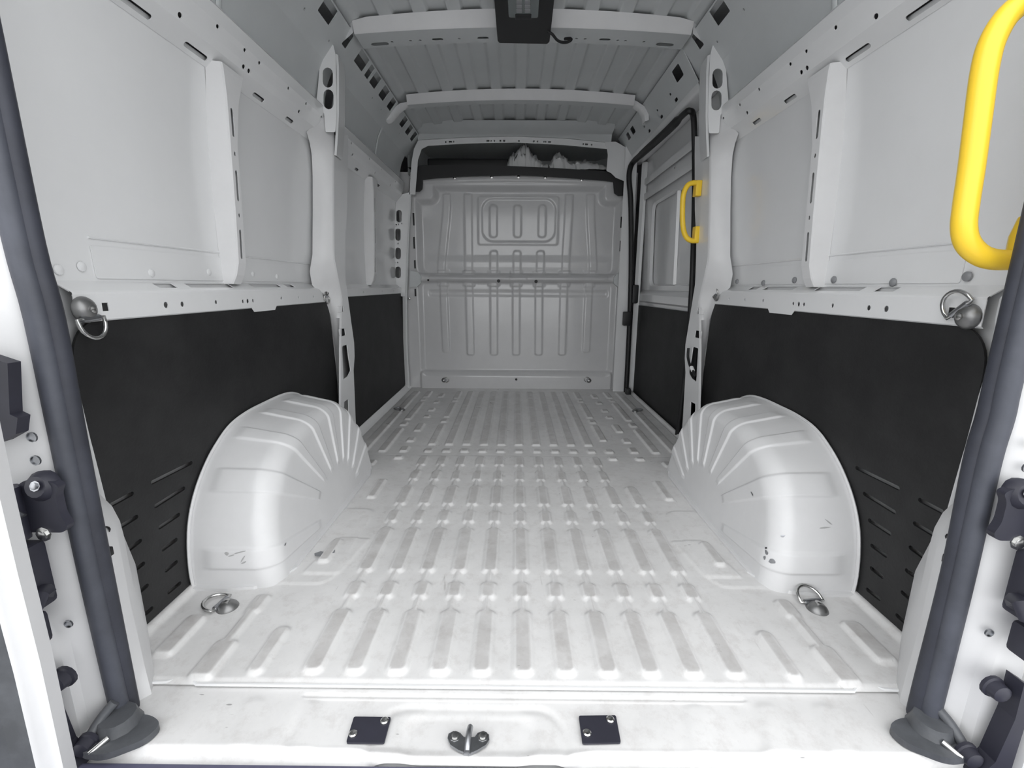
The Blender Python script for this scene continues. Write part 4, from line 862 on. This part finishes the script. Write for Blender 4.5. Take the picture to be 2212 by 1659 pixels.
# ---- grey push clips along the right belt
for i, (u, v) in enumerate(((2089, 597), (1929, 610), (1801, 604), (1716, 605), (1649, 611), (1592, 608))):
    q = PX(u, v, 'x', .98); x = skin_x(q[2])-.004
    o = lathe('push_clip', [(.011, 0), (.011, .003), (.008, .006), (.004, .007), (0, .007)], (x, q[1], q[2]), (-1, 0, 0), CLIPM, None, 14)
    tag(o, 'round grey push clip above the right belt rail, ' + ('nearest the rear door', 'second from the rear door', 'third from the rear door', 'third from the pillar', 'second from the pillar', 'nearest the pillar')[i], 'clip', 'grey push clips')
for (u, v) in ((128, 583), (178, 576), (328, 590), (452, 588), (547, 592), (599, 598)):
    q = PX(u, v, 'x', -.982); lathe('panel_dimple', [(.011, 0), (.010, .0025), (.006, .004), (0, .0045)], (-skin_x(q[2])+.002, q[1], q[2]), (1, 0, 0), PAINT, wall_left, 14)
# ---- loose wire end in the right pillar
pl = lambda u, v: PX(u, v, 'x', .885)
wire = empty('wire', pl(1495, 800), 'short black wire with a white tag poking from the right pillar', 'wire')
tube('cable', catmull([pl(1487, 752), pl(1486, 770), pl(1489, 785), pl(1495, 800)], 5), .007, BLKPL, wire, 8)
tube('tag', [pl(1493.5, 793), pl(1497, 801)], .0095, PAPER, wire, 8); tube('cable_end', [pl(1497, 801), pl(1501, 811)], .006, BLKPL, wire, 8)
# ---- torn scrap marks: chipped paint spots (flat flakes of bare primer)
def flake(poly, plane, val, m, label, lift):
    P = [PX(u, v, plane, val) for u, v in poly]
    sheet('paint_chip', [(p[0], p[1]) for p in P], [], lambda x, y: (x, y, val), lift, m, FLOOR)
flake(((679, 1196), (693, 1191), (700, 1193), (710, 1189), (724, 1188), (723, 1194), (708, 1198), (700, 1203), (690, 1202), (680, 1201)), 'z', .0172, STEELD, 'dark grey cross-shaped chip on the floor pad by the left arch', (0, 0, .0012))
flake(((1345, 1210), (1358, 1211), (1364, 1216), (1350, 1215)), 'z', .0008, STEELD, 'small dark scrap lying on the floor between the ribs', (0, 0, .0012))

# ---- scuffs on the wheel arches, found by looking through the photo's pixels at the arch itself
from mathutils.bvhtree import BVHTree
def scuff(arch, spots):
    sh = [c for c in arch.children if c.name.startswith('arch_shell')][0]; me = sh.data
    bv = BVHTree.FromPolygons([v.co.copy() for v in me.vertices], [tuple(p.vertices) for p in me.polygons])
    for u, v, a, b, ang, m in spots:
        d = Vector(FW+(u-1106)/F*RT-(v-829.5)/F*UP).normalized(); loc, nrm, _, _ = bv.ray_cast(Vector(CAM), d)
        if loc is None: continue
        if nrm.dot(d) > 0: nrm = -nrm
        n, e1, e2 = frame_of(nrm); c, s_ = math.cos(ang), math.sin(ang); x1 = c*e1+s_*e2; x2 = -s_*e1+c*e2
        pts = [loc+nrm*.0008+x1*a*math.cos(t)*(1+.25*math.sin(3*t+u))+x2*b*math.sin(t)*(1+.2*math.cos(2*t+v)) for t in [2*math.pi*k/9 for k in range(9)]]
        mesh('paint_chip', [loc+nrm*.0012]+pts, [(0, 1+k, 1+(k+1) % 9) for k in range(9)], m, arch, fix=False)
ar = [o for o in C.objects if o.name.startswith('wheel_arch')]
LIGHTSC = mat('scuff_grey', (.42, .42, .42), .6)
scuff([o for o in ar if o.location.x > 0][0], [(1668, 1212, .009, .008, .3, STEELD), (1656, 1193, .005, .008, .9, STEELD), (1652, 1205, .004, .006, .2, STEELD), (1655, 1184, .004, .003, 0, STEELD), (1691, 1158, .006, .003, .6, STEELD), (1625, 1067, .009, .003, -.4, STEELD), (1780, 1140, .016, .0018, .1, LIGHTSC), (1790, 1128, .012, .0018, -.7, LIGHTSC)])
scuff([o for o in ar if o.location.x < 0][0], [(616, 1176, .006, .003, .3, STEELD), (490, 1196, .006, .005, 0, LIGHTSC), (518, 1193, .018, .002, .25, LIGHTSC), (525, 1207, .012, .002, 1.0, LIGHTSC), (527, 1215, .009, .002, .5, LIGHTSC), (500, 1200, .009, .002, .3, LIGHTSC)])
# ---- flat grey patches at both ends of the bulkhead's middle rail
bw = bpy.data.objects['wall_front']
for poly in (((885, 584), (903, 588), (909, 596), (909, 612), (900, 620), (884, 620)), ((1350, 588), (1332, 592), (1326, 600), (1326, 612), (1335, 620), (1351, 620))):
    sheet('rail_end_patch', [(lambda q: (q[0], q[2]))(PX(u, v, 'y', YB-.045)) for u, v in poly], [], lambda x, z: (x, YB-.045, z), (0, .03, 0), CLIPM2 if False else ROOFM, bw)
